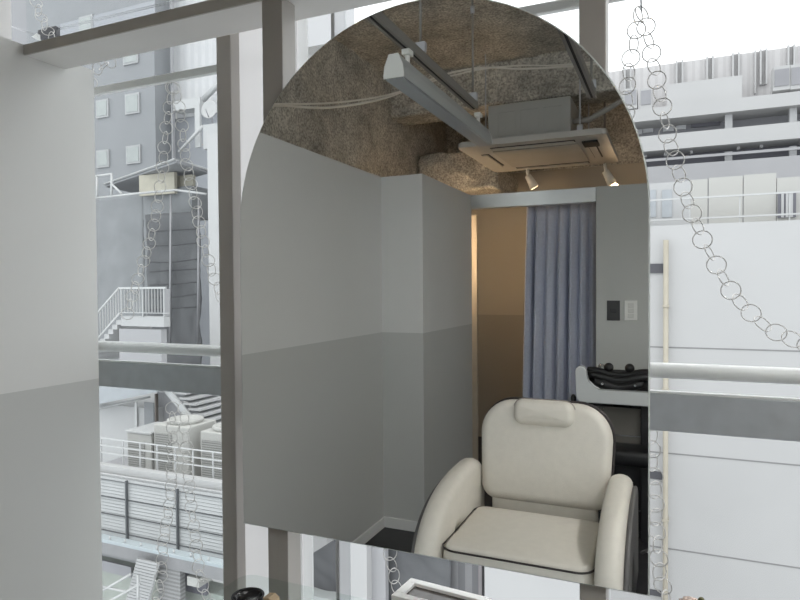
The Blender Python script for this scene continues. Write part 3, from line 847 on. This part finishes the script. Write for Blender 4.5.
for (x0, y0, x1, y1) in ((640, 264, 664, 273), (640, 470, 663, 480), (640, 588, 661, 597)):
    boxpx('vent_strip', mat('vent_dark', (.14, .14, .16), .6), x0, y0, x1, y1, wall_Y - .03, .029, wb)
q = at(666, 240, wall_Y - .15)
dp = tubeo('drainpipe', beige_pipe, [(q.x, wall_Y - .12, -9), (q.x, wall_Y - .12, q.z)], .045, wb, 12)
dp['label'] = 'beige drainpipe'
for y in (306, 390, 520):
    z = at(666, y, wall_Y - .12).z
    boxo('pipe_clamp', beige_pipe, q.x - .055, q.x + .055, wall_Y - .17, wall_Y - .0005, z - .02, z + .02, dp)
# terrace fence panels on the top of the wall
tf = thing('terrace_screen', 'row of cream panels standing on the white wall behind thin rails', 'screen', ((wx0 + wx1) / 2, wall_Y + 1, zt_wall))
yT = wall_Y + .9
for (x0, x1, yt, m) in ((600, 690.5, 187, ext_white2), (691, 707.5, 180, cream_m), (708.7, 742.5, 178, cream_m), (743.7, 776, 175, cream_m), (777, 830, 178, cream_m)):
    X0, X1, Z0, Z1 = rectpx(x0, yt, x1, 226, yT)
    boxo('panel', m, X0, X1, yT, yT + .08, zt_wall + .001, Z1, tf)
for x in (708.1, 743.1):
    X0, X1, Z0, Z1 = rectpx(x - .7, 178, x + .7, 226, yT)
    boxo('joint', ext_dark, X0, X1, yT + .02, yT + .06, zt_wall + .001, Z1, tf)
for yy in (196, 217):
    z = at(725, yy, wall_Y + .4).z
    boxo('rail', white_metal, wx0, wx1, wall_Y + .40, wall_Y + .44, z - .014, z + .014, tf)
for px in (600, 640, 690, 740, 790, 840):
    x = at(px, 200, wall_Y + .42).x
    boxo('post', white_metal, x - .009, x + .009, wall_Y + .445, wall_Y + .48, zt_wall + .001, at(725, 196, wall_Y + .4).z, tf)
X0, X1, Z0, Z1 = rectpx(778, 193, 796, 217, yT - .05)
gw = boxo('barred_window', ext_dark2, X0, X1, yT - .05, yT - .001, Z0, Z1, tf)
for k in range(1, 4):
    x = X0 + (X1 - X0) * k / 4
    boxo('bar', ext_white2, x - .02, x + .02, yT - .07, yT - .0505, Z0, Z1, gw)
for x0, x1 in ((650, 656), (662, 672)):
    X0, X1, Z0, Z1 = rectpx(x0, 190, x1, 217, yT - .02)
    boxo('pane', mat('pale_blue_pane', (.62, .66, .70), .2), X0, X1, yT - .02, yT - .001, Z0, Z1, tf)

# balcony building behind
BY = 22.0
bbx0 = at(540, 150, BY).x; bbx1 = at(960, 150, BY).x
bbld = thing('balcony_building', 'white building with two dark balcony levels and rooftop screens', 'building', ((bbx0 + bbx1) / 2, BY, -9))
def zrow(y): return at(725, y, BY).z
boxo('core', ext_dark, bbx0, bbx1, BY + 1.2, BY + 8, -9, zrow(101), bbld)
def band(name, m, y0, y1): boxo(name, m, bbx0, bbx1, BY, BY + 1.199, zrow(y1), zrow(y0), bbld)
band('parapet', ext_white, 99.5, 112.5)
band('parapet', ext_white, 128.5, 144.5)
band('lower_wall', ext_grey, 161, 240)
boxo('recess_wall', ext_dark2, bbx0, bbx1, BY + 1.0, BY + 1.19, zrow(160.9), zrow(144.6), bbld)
for (x0, x1, y0, y1) in ((634, 642, 124, 133), (643, 653, 122, 131), (663, 674, 118, 130), (676, 686, 117, 128), (691, 720, 117, 124)):
    X0, X1, Z0, Z1 = rectpx(x0, y0, x1, y1, BY + 1.0)
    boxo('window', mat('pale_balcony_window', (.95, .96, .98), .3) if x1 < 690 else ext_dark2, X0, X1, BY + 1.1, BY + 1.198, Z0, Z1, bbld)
for px in (729.5, 795, 861):
    for (yt, yb) in ((112.6, 128.4), (150, 160.9)):
        X0, X1, _, _ = rectpx(px - 3.8, 120, px + 3.8, 125, BY)
        boxo('post', ext_white2, X0, X1, BY + .3, BY + .5, zrow(yb), zrow(yt), bbld)
for z in (zrow(153.5),):
    boxo('handrail', ext_grey, bbx0, bbx1, BY + .1, BY + .16, z - .04, z + .04, bbld)
for px in (644, 664, 690, 737, 760, 800, 820):
    X0, X1, Z0, Z1 = rectpx(px, 147, px + 3, 150, BY + .5)
    boxo('ceiling_light', ext_white, X0, X1, BY + .5, BY + .7, zrow(147.5), zrow(144.6), bbld)
# rooftop screens
SY = BY + 1.9
edges = [560, 586, 611, 628, 648, 677, 708, 711.5]
def scr(x0, x1, y0, y1, m, dY=0, name='screen'):
    X0, X1, _, _ = rectpx(x0, 60, x1, 70, SY)
    zt = at(725, y0, SY).z; zb = at(725, y1, SY).z
    boxo(name, m, X0, X1, SY + dY, SY + dY + .15, zb, zt, bbld)
scr(540, 960, 56, 104, louver_m)
for xa in (628, 679.5, 709.8, 735.5, 763, 790.5, 818):
    for dx in (-2.9, 2.9):
        scr(xa + dx - .9, xa + dx + .9, 55.5, 90, ext_white, -.17, 'screen_post')
    scr(xa - 1.8, xa + 1.8, 56, 90, mat('screen_gap', (.62, .61, .61), .7), -.05, 'screen_gap')
scr(754, 755.6, 56, 98, ext_white, -.17, 'screen_post')
# rooftop plant
def plant(x0, y0, x1, y1, m, dY=-1.0, name='roof_box'):
    X0, X1, Z0, Z1 = rectpx(x0, y0, x1, y1, SY + dY)
    return boxo(name, m, X0, X1, SY + dY, SY + dY + .6, Z0, Z1, bbld)
plant(667, 84.5, 742, 101, ext_white, -1.2)
for x0, x1 in ((624, 637), (640, 652)):
    b_ = plant(x0, 89, x1, 108, ext_white, -1.4, 'condenser')
    X0, X1, Z0, Z1 = rectpx(x0 + 1, 91, x1 - 1, 104, SY - 1.41)
    boxo('grille', ext_dark, X0, X1, SY - 1.43, SY - 1.4005, Z0, Z1, b_)
for x0, x1, y0 in ((773.5, 790, 67), (790.5, 812, 65)):
    b_ = plant(x0, y0, x1, y0 + 22, ext_white, -1.4, 'condenser')
    X0, X1, Z0, Z1 = rectpx(x0 + 1, y0 + 3, x1 - 1, y0 + 18, SY - 1.41)
    boxo('grille', ext_dark, X0, X1, SY - 1.43, SY - 1.4005, Z0, Z1, b_)

# ================================================================== OUTSIDE: LEFT
bluegrey = mat('blue_grey_cladding', (.43, .445, .465), .6, var=.03, scale=1)
bluegrey2 = mat('pale_blue_grey_cladding', (.55, .57, .61), .6, var=.03, scale=1)
palewin = mat('pale_window', (.60, .64, .63), .15, var=.05)
GY = 17.0
gx0 = at(-260, 100, GY).x; gx1 = at(155, 100, GY).x
gb = thing('grey_building', 'tall blue grey building with small framed windows beyond the left wall', 'building', ((gx0 + gx1) / 2, GY, -9))
boxo('wall', bluegrey, gx0, gx1, GY, GY + .9, -9, at(0, -160, GY).z, gb)
boxpx('bay', bluegrey2, 155.2, -200, 169.5, 420, GY + .6, .6, gb)
boxpx('pipe', ext_grey, 170, -60, 172, 170, GY + .5, .12, gb)
for (x0, y0, x1, y1) in ((97, 101, 109.5, 117), (126, 95, 140.5, 113), (124, 48, 139, 63), (97.5, 151, 110, 167), (127, 146.5, 141.5, 163), (70, 108, 82, 122), (80, 18, 94, 36)):
    X0, X1, Z0, Z1 = rectpx(x0, y0, x1, y1, GY)
    w = boxo('window_frame', mat('grey_window_frame', (.64, .65, .66), .6), X0, X1, GY - .06, GY - .0005, Z0, Z1, gb)
    boxo('pane', palewin, X0 + .07, X1 - .07, GY - .075, GY - .0605, Z0 + .07, Z1 - .07, w)
boxpx('ledge', bluegrey2, 60, 24, 155, 25.5, GY - .03, .0295, gb)

# pale ribbed building behind, with dish
pb = thing('ribbed_building', 'pale ribbed building with sloping eave behind the satellite dish', 'building', at(195, 100, 20))
ribbed = stripes('pale_ribbed_cladding', (.98, .98, .99), (.90, .905, .92), 0, 3.0, .6)
boxpx('wall', ribbed, 173, -10, 300, 100, 17.95, 4, pb)
boxpx('lower_wall', bluegrey2, 173, 106, 300, 430, 18.0, 4, pb)
boxpx('eave', white_metal, 173, 101, 200, 107, 17.5, .44, pb)
boxpx('column', white_metal, 194.5, 104, 200, 147, 17.4, .099, pb)
e0 = at(203, 100, 17.3); e1 = at(235, 68, 17.3)
tubeo('roof_brace', white_metal, [e0, e1], .10, pb, 8)
tubeo('stair_rail', white_metal, [at(179, 152, 17.2), at(203, 126, 17.2)], .06, pb, 8)
sd = thing('satellite_dish', 'white oval satellite dish on the white tower', 'satellite dish', at(210, 122, 12.2))
pc = at(210, 110.5, 12.2); dn = Vector((.30, -.92, .22)).normalized()
bm = NB(); du = dn.orthogonal().normalized(); dv = dn.cross(du)
up = (Vector((0, 0, 1)) - dn * dn.z).normalized(); rt = up.cross(dn)
rings_ = []
for k in range(7):
    r_ = .245 * k / 6
    rings_.append([bm.verts.new(pc + rt * math.cos(a * PI / 14) * r_ * .8 + up * math.sin(a * PI / 14) * r_ + dn * (.06 * (k / 6) ** 2)) for a in range(28)] if k else [bm.verts.new(pc)])
for a in range(28): bm.faces.new((rings_[0][0], rings_[1][a], rings_[1][(a + 1) % 28]))
for k in range(1, 6):
    for a in range(28): bm.faces.new((rings_[k][a], rings_[k + 1][a], rings_[k + 1][(a + 1) % 28], rings_[k][(a + 1) % 28]))
dsh = obj('dish', bm, ext_white, sd, True); s_ = dsh.modifiers.new('thickness', 'SOLIDIFY'); s_.thickness = .012
tubeo('mast', ext_dark, [pc - dn * .03, pc - dn * .12 - Vector((0, 0, .05)), pc - dn * .12 - Vector((0, 0, .32))], .018, sd, 8)
tubeo('feed_arm', ext_dark, [pc - up * .2 + dn * .04, pc + dn * .25 - up * .1], .012, sd, 6)

# white tower next to the dark post
TY = 11.5
tw = thing('white_tower', 'narrow overexposed white block between the netting and the dark post', 'building', at(214, 125, TY))
boxpx('wall', ext_white, 207, 134, 330, 900, TY, 3, tw)
boxpx('upper_step', ext_white2, 203, 125, 330, 133.8, TY + .1, 2.5, tw)

# scaffold wrapped in grey netting
def netting(bm, x0, x1, z0, z1, Y, amp, nx=40, nz=60, seed=0, topslope=0.0):
    vs = []
    for j in range(nz + 1):
        row = []
        for i in range(nx + 1):
            u = i / nx; v = j / nz
            x = x0 + (x1 - x0) * u
            z = z0 + (z1 + topslope * (x - x0) - z0) * v
            d = amp * noise.noise(Vector((x * 1.6 + seed, z * 1.1, seed))) + .5 * amp * noise.noise(Vector((x * 4 + z * 3, z * 5, seed + 4)))
            row.append(bm.verts.new((x, Y - abs(d) - amp * .4 * abs(math.sin(z * 2.6)), z)))
        vs.append(row)
    for j in range(nz):
        for i in range(nx): bm.faces.new((vs[j][i], vs[j][i + 1], vs[j + 1][i + 1], vs[j + 1][i]))
    return bm
net_light = mat('pale_grey_netting', (.40, .415, .43), .8, var=.06, scale=3)
net_dark = mat('dark_grey_netting', (.19, .195, .205), .8, var=.15, scale=2)
NY = 12.0
sf = thing('scaffold', 'scaffold wrapped in grey netting with a flat canopy on top', 'scaffold', at(160, 345, NY))
X0, X1, Z0, Z1 = rectpx(40, 194, 150, 560, NY + .5)
n1 = obj('netting', netting(NB(), X0, X1, Z0, at(97, 196, NY + .5).z, NY + .5, .06), net_light, sf, True)
X0, X1, Z0, Z1 = rectpx(148, 215, 206, 560, NY)
n2 = obj('netting', netting(NB(), X0, X1, Z0, Z1, NY, .10, seed=5), net_dark, sf, True)
for o_ in (n1, n2):
    s_ = o_.modifiers.new('thickness', 'SOLIDIFY'); s_.thickness = .02
boxpx('inner_frame', net_light, 143, 190, 192, 217, NY + .4, .8, sf)
boxpx('cream_board', mat('cream_board', (.76, .72, .60), .7), 139, 175.5, 174.5, 193, NY + .2, .1, sf)
boxpx('cream_board', mat('cream_board', (.76, .72, .60), .7), 176.5, 176, 193, 191, NY + .5, .1, sf)
cz_ = at(176, 161, NY - .5)
bm = NB()
ca = at(105, 170, NY + 1.2); cb = at(176, 161.5, NY - .6); cc = at(209, 173, NY + .8)
cd_ = ca + (cc - cb)
for q in (ca, cb, cc, cd_): q.z = cb.z
tv = [bm.verts.new(q + Vector((0, 0, .05))) for q in (ca, cb, cc, cd_)]; bv_ = [bm.verts.new(q - Vector((0, 0, .03))) for q in (ca, cb, cc, cd_)]
bm.faces.new(tv); bm.faces.new(bv_[::-1])
for i in range(4): bm.faces.new((tv[i], tv[(i + 1) % 4], bv_[(i + 1) % 4], bv_[i]))
obj('canopy', bm, mat('canopy_sheet', (.45, .46, .48), .6), sf)
tubeo('canopy_edge', white_metal, [ca + Vector((0, -.03, .05)), cb + Vector((0, -.03, .05)), cc + Vector((.0, -.03, .05))], .03, sf, 8)
for x in (171, 199):
    a = at(x, 195, NY - .25); c = at(x - 1, 350, NY - .25)
    tubeo('scaffold_pole', steel, [a, c], .03, sf, 8)
for k, y in enumerate((232, 246, 262, 272, 285, 297, 310)):
    tubeo('rope', mat('dark_rope', (.10, .10, .11), .8), sag([at(150, y, NY - .16), at(170, y - 1.5 + (k % 3), NY - .2), at(197, y - 3, NY - .16)]), .012, sf, 6)
for (xa, ya, xb, yb) in ((96, 176, 112, 174), (96, 198, 152, 192), (97, 176, 97, 198), (111.5, 174, 111.5, 196), (111.5, 184, 122, 194), (152, 192, 176, 190), (176, 190, 206, 194)):
    tubeo('guard_pipe', white_metal, [at(xa, ya, NY - .3), at(xb, yb, NY - .3)], .028, sf, 8)

# escape stair with landing
LY = 9.0
es_ = thing('escape_landing', 'white escape stair landing with upright balusters in front of the netting', 'stairs', at(145, 330, LY))
X0, X1, Z0, Z1 = rectpx(121, 316, 164, 327, LY)
boxo('landing_slab', ext_white2, X0, X1, LY, LY + .16, Z0, Z1, es_)
boxpx('soffit_wall', ext_grey, 119, 328.5, 162, 388, LY + .02, .14, es_)
boxpx('end_panel', ext_grey, 163, 289, 164.5, 316, LY + .02, .14, es_)
boxpx('top_rail', white_metal, 119, 287.2, 165, 288.8, LY - .04, .04, es_)
boxpx('bottom_rail', white_metal, 120, 312.3, 168, 313.6, LY - .04, .04, es_)
for k in range(15):
    x = 121 + (163.5 - 121) * k / 14
    t_ = .55 if k % 7 == 0 else .27
    boxpx('baluster', white_metal, x - t_, 288.8, x + t_, 317 if k % 7 == 0 else 312.4, LY - .03, .025, es_)
tubeo('sloped_rail', white_metal, [at(119, 288, LY - .02), at(88, 324, LY - .02)], .022, es_, 8)
tubeo('sloped_rail', white_metal, [at(120, 313, LY - .02), at(88, 350, LY - .02)], .022, es_, 8)
for k in range(11):
    x = 118 - 2.6 * k; y = 288 + (118 - x) * 36 / 31
    boxpx('baluster', white_metal, x - .3, y, x + .3, y + 25, LY - .03, .025, es_)
for k in range(9):
    x1 = 121 - 4 * k; y = 320 + k * 4.7
    X0, X1, Z0, Z1 = rectpx(x1 - 5, y, x1, y + 4.8, LY)
    boxo('step', ext_white2, X0, X1, LY, LY + 1.0, Z0, Z1, es_)

# lower roof with outdoor units
RY = 8.0
lw = thing('rooftop_hut', 'white rooftop hut with grey roof behind the outdoor units', 'building', at(130, 440, RY + 1.4))
boxpx('wall', ext_white2, 60, 400, 157, 470, RY + 1.4, 2.0, lw)
boxpx('wall', ext_grey, 157.2, 392, 186, 470, RY + 1.6, 2.0, lw)
a = at(80, 408, RY + 1.0); c = at(157, 392, RY + 1.0); tz = at(97, 382, RY + 1).z
bm = prism(NB(), [(a.x, a.z), (c.x, c.z), (c.x, tz), (a.x, tz)], 1, RY + 1.0, RY + 1.38)
obj('roof', bm, mat('grey_sheet_roof', (.62, .66, .70), .5, var=.05), lw)
boxpx('door', bluegrey, 144, 402, 154, 436, RY + 1.38, .019, lw)
boxpx('door_frame', white_metal, 134.5, 402, 137, 432, RY + 1.36, .019, lw)
boxpx('pipe', mat('brown_pipe', (.20, .17, .15), .5), 154.5, 394, 156.5, 436, RY + 1.2, .06, lw)
tubeo('handrail', white_metal, [at(96, 409, RY + 1.3), at(150, 397, RY + 1.3)], .02, lw, 8)
# deck & parapet
PY = 6.9
pr = thing('roof_parapet', 'white roof edge with thin rails in front of the outdoor units', 'parapet', at(150, 470, PY))
zpt = at(160, 470.5, PY).z; zpb = at(160, 484, PY).z
zdk = at(150, 482, RY).z
px0 = at(20, 470, PY).x; px1 = at(236, 470, PY).x
boxo('deck', ext_grey, px0, px1, PY + .0, RY + 1.3, zdk - .1, zdk, pr)
boxo('fascia', ext_white, px0, px1, PY - .12, PY - .001, min(zpb, zdk - .1), zpt, pr)
for yy in (446, 453.5, 461):
    z = at(160, yy, PY).z
    boxo('rail', white_metal, px0, px1, PY + .02, PY + .045, z - .007, z + .007, pr)
for xx in (98, 120, 137, 154, 172, 190, 210, 228):
    x = at(xx, 460, PY).x
    boxo('rail_post', white_metal, x - .007, x + .007, PY + .051, PY + .075, zdk + .0005, at(160, 446.5, PY).z, pr)
grille_m = stripes('condenser_fins', (.60, .60, .57), (.34, .34, .33), 2, 26, .5, .55)
def condenser(label, x0, y0, x1, y1, side=.22, top=True):
    X0, X1, Z0, Z1 = rectpx(x0, y0, x1, y1, RY)
    zb_ = zdk + .001
    t = thing('outdoor_unit', label, 'air conditioner unit', ((X0 + X1) / 2, RY + .35, zb_), 'outdoor units on the lower roof')
    body_ = boxo('cabinet', cream_m, X0, X1, RY, RY + .7, zb_ + .06, Z1, t, .02)
    w = X1 - X0
    boxo('grille', grille_m, X0 + w * .06, X0 + w * (1 - side) - .02, RY - .012, RY - .0005, zb_ + .14, Z1 - .14, t)
    if top: obj('fan_ring', lathe(NB(), [(min(w, .7) * .42, Z1 + .0005), (min(w, .7) * .44, Z1 + .06), (min(w, .7) * .38, Z1 + .07), (min(w, .7) * .36, Z1 + .04), (.01, Z1 + .035)], 28, ((X0 + X1) / 2, RY + .35, 0)), cream_m, t, True)
    boxo('lid', white_metal, X0 - .02, X1 + .02, RY - .03, RY + .72, Z1 + .001, Z1 + .04, t, .008) if not top else None
    for s in (.12, .88):
        boxo('foot', ext_dark, X0 + w * s - .03, X0 + w * s + .03, RY + .02, RY + .68, zb_, zb_ + .0595, t)
condenser('small cream outdoor unit left of the tall cream one, in front of the hut', 127, 432, 151.5, 468, top=False)
condenser('tall cream outdoor unit with round fan top under the white steps', 153.5, 424, 189, 472, side=.44)
condenser('right cream outdoor unit beside the dark window post', 200, 431, 236, 478, side=.25)
# steel steps going up left
ST = 9.2
stp = thing('steel_steps', 'white open steel steps descending behind the cream outdoor units', 'stairs', at(210, 432, ST))
def bar4(name, x0, y0, x1, y1, wd, Y, dep):
    p_, q_ = at(x0, y0, Y), at(x1, y1, Y)
    pts = [(p_.x, p_.z), (q_.x, q_.z), (q_.x, q_.z - wd), (p_.x, p_.z - wd)]
    obj(name, prism(NB(), pts, 1, Y, Y + dep), white_metal, stp)
bar4('stringer', 160, 379, 206, 434, .16, ST, .05)
bar4('stringer', 186, 379, 229, 430, .14, ST + .9, .05)
for k in range(10):
    x = 163 + 4.6 * k; y = 381 + 5.4 * k
    p_ = at(x, y, ST); q_ = at(x + 21, y, ST + .9)
    boxo('tread', ext_white2, p_.x, p_.x + .30, ST + .051, ST + .899, p_.z - .05, p_.z - .01, stp)
for k in range(6):
    x = 196 + 5 * k
    boxpx('baluster', white_metal, x - .4, 392, x + .4, 417, ST + 1.2, .03, stp)
boxpx('rail', white_metal, 192, 416, 240, 417.5, ST + 1.2, .04, stp)

# slatted screen below
LYv = 6.6
slat_m = mat('slat_grey', (.70, .715, .72), .5, .1, var=.04, scale=2)
ls = thing('slatted_screen', 'grey slatted screen wall below the white roof edge', 'screen', at(150, 560, LYv))
zt0 = at(160, 485.5, LYv).z; zb0 = at(160, 549, LYv).z
sx0 = at(20, 500, LYv).x; sx1 = at(234, 500, LYv).x
ns = 19
bm = NB()
for k in range(ns):
    z = zb0 + (zt0 - zb0) * (k + .5) / ns; h = (zt0 - zb0) / ns
    prism(bm, [(LYv, z - h * .40), (LYv + .012, z - h * .40), (LYv + .024, z + h * .40), (LYv + .012, z + h * .40)], 0, sx0, sx1)
obj('slats', bm, slat_m, ls)
boxo('backing', mat('backing_sheet', (.85, .86, .87), .8), sx0, sx1, LYv + .10, LYv + .14, zb0, zt0, ls)
for xx in (60, 128, 178.5, 226):
    x = at(xx, 520, LYv).x
    boxo('upright', mat('dark_upright', (.17, .18, .19), .5), x - .010, x + .010, LYv - .04, LYv - .0005, zb0, zt0, ls)
for k in range(4):
    z = zt0 + (zb0 - zt0) * (k + .15) / 3.6
    boxo('crossbar', mat('dark_upright', (.17, .18, .19), .5), sx0, sx1, LYv - .02, LYv - .0005, z - .004, z + .004, ls)
boxo('gutter', mat('dark_gutter', (.45, .45, .46), .6), sx0, sx1, LYv - .06, LYv + .2, zb0 - .22, zb0 - .001, ls)
# light blue pipe rail
blue_m = mat('pale_blue_paint', (.70, .78, .82), .4, var=.05)
bp = thing('blue_beam', 'pale blue beam with small studs below the slatted screen', 'beam', at(160, 552, 6.2))
zb1 = at(160, 551.5, 6.2).z
bx_0 = at(20, 540, 6.2).x; bx_1 = at(236, 560, 6.2).x
bm = box(NB(), bx_0, bx_1, 6.2, 6.26, zb1 - .045, zb1 + .01)
box(bm, bx_0, bx_1, 6.16, 6.30, zb1 + .0101, zb1 + .022)
obj('beam', bm, blue_m, bp)
for k in range(14):
    x = bx_0 + (bx_1 - bx_0) * (k + .5) / 14
    tubeo('stud', white_metal, [(x, 6.2, zb1 + .0222), (x, 6.2, zb1 + .06)], .013, bp, 8)
# low yard
YD = 6.9
yd = thing('low_roof', 'stepped low roof and hut far below the pale blue beam', 'building', at(150, 600, YD))
boxpx('wall', mat('pale_green_wall', (.56, .60, .55), .7), 40, 552, 240, 700, YD, .3, yd)
boxpx('window', ext_dark, 100, 560, 131, 578, YD - .03, .029, yd)
boxpx('opening', ext_dark2, 182, 572, 206, 596, YD - .06, .059, yd)
boxpx('fan_box', cream_m, 187, 576, 199, 588, YD - .3, .24, yd)
X0, X1, Z0, Z1 = rectpx(125, 556, 180, 640, YD - .5)
bm = NB(); ns = 22
for k in range(ns):
    t0_ = k / ns; z0_ = Z1 - (Z1 - Z0) * (k + .82) / ns; z1_ = Z1 - (Z1 - Z0) * k / ns
    off = .0 - .35 * t0_
    box(bm, X0 + .22 + off, X0 + .62 + off, YD - .5, YD - .47, z0_, z1_)
obj('white_louver', bm, ext_white2, yd)
boxpx('grey_louver', stripes('grey_louvre', (.50, .50, .50), (.34, .34, .34), 2, 18, .6), 158, 560, 181, 640, YD - .35, .1, yd)
for (xa, ya, xb, yb) in ((90, 598, 131, 574), (90, 612, 140, 584), (100, 586, 128, 592), (138, 575, 138, 610)):
    tubeo('pipe', white_metal, [at(xa, ya, YD - .7), at(xb, yb, YD - .7)], .018, yd, 6)

# dark netting under the mirror
UY = 8.0
un = thing('netted_wall', 'dark netting over the building seen below the mirror', 'netting', at(400, 600, UY))
X0, X1, Z0, Z1 = rectpx(300, 520, 345, 596, UY)
a0_ = at(303, 559, UY); a1_ = at(343, 534, UY)
zs_ = (a1_.z - a0_.z) / (a1_.x - a0_.x)
n3 = obj('netting', netting(NB(), a0_.x, a1_.x, at(320, 594, UY).z, a0_.z, UY, .07, 30, 30, 9, zs_), net_dark, un, True)
X0, X1, Z0, Z1 = rectpx(370, 480, 452, 640, UY)
n4 = obj('netting', netting(NB(), X0, X1, Z0, Z1, UY, .09, 40, 40, 14), net_dark, un, True)
for o_ in (n3, n4):
    s_ = o_.modifiers.new('thickness', 'SOLIDIFY'); s_.thickness = .02
boxpx('pale_panel', ext_grey, 368, 480, 386, 640, UY - .25, .1, un)
boxpx('shutter', stripes('grey_shutter', (.36, .36, .37), (.24, .24, .25), 0, 5, .6), 449, 480, 482, 640, UY + .1, .2, un)
boxpx('rust_strip', mat('pale_pinkish_panel', (.42, .39, .40), .7), 478, 480, 482, 640, UY + .05, .04, un)
boxpx('ledge', ext_white2, 296, 592, 345, 700, UY - .3, .4, un)
wp = thing('white_pillar', 'white pillar between two stretches of dark netting below the mirror', 'pillar', at(355, 600, UY - .4))
boxpx('shaft', ext_white, 345, 470, 368, 720, UY - .4, .6, wp)
w2 = thing('white_low_wall', 'white wall under the lower right of the mirror', 'wall', at(530, 600, UY - .1))
boxpx('wall', ext_white, 484, 450, 606, 720, UY - .1, .6, w2)
boxpx('back_wall', ext_white2, 286, 440, 500, 560, UY + 1.0, .5, w2)

# ground outside
struct(boxo('ground', _mat('street_concrete', (.36, .36, .36), .9, var=.1), -60, 60, 1.7, 60, -9.3, -9.001))

# ================================================================== LIGHT
w = bpy.data.worlds.new('overcast_sky'); SC.world = w; w.use_nodes = True
nt = w.node_tree; bg = nt.nodes['Background']
tc = nt.nodes.new('ShaderNodeTexCoord'); sx = nt.nodes.new('ShaderNodeSeparateXYZ')
rp = nt.nodes.new('ShaderNodeValToRGB')
rp.color_ramp.elements[0].position = 0.0; rp.color_ramp.elements[0].color = (.80, .83, .86, 1)
rp.color_ramp.elements[1].position = .8; rp.color_ramp.elements[1].color = (1, 1, 1, 1)
nt.links.new(tc.outputs['Generated'], sx.inputs[0]); nt.links.new(sx.outputs['Z'], rp.inputs['Fac']); nt.links.new(rp.outputs['Color'], bg.inputs['Color'])
bg.inputs['Strength'].default_value = 1.0

def lamp(name, kind, loc, energy, col, size=.1, rot=None):
    d = bpy.data.lights.new(name, kind); d.energy = energy; d.color = col
    if kind == 'AREA': d.size = size
    else: d.shadow_soft_size = size
    o = bpy.data.objects.new(name, d); COL.objects.link(o); o.location = loc
    if rot: o.rotation_euler = rot
    return o
lamp('spot_glow', 'POINT', e1, .7, (1, .68, .40), .03)
lamp('spot_glow', 'POINT', e2, .7, (1, .68, .40), .03)

vs = SC.view_settings
vs.view_transform = 'Standard'; vs.look = 'None'; vs.exposure = 1.08; vs.gamma = 1.0; vs.use_curve_mapping = False
cy_ = SC.cycles
cy_.use_denoising = True
cy_.max_bounces = 12; cy_.diffuse_bounces = 6; cy_.glossy_bounces = 6; cy_.transparent_max_bounces = 16
cy_.sample_clamp_indirect = 8.0
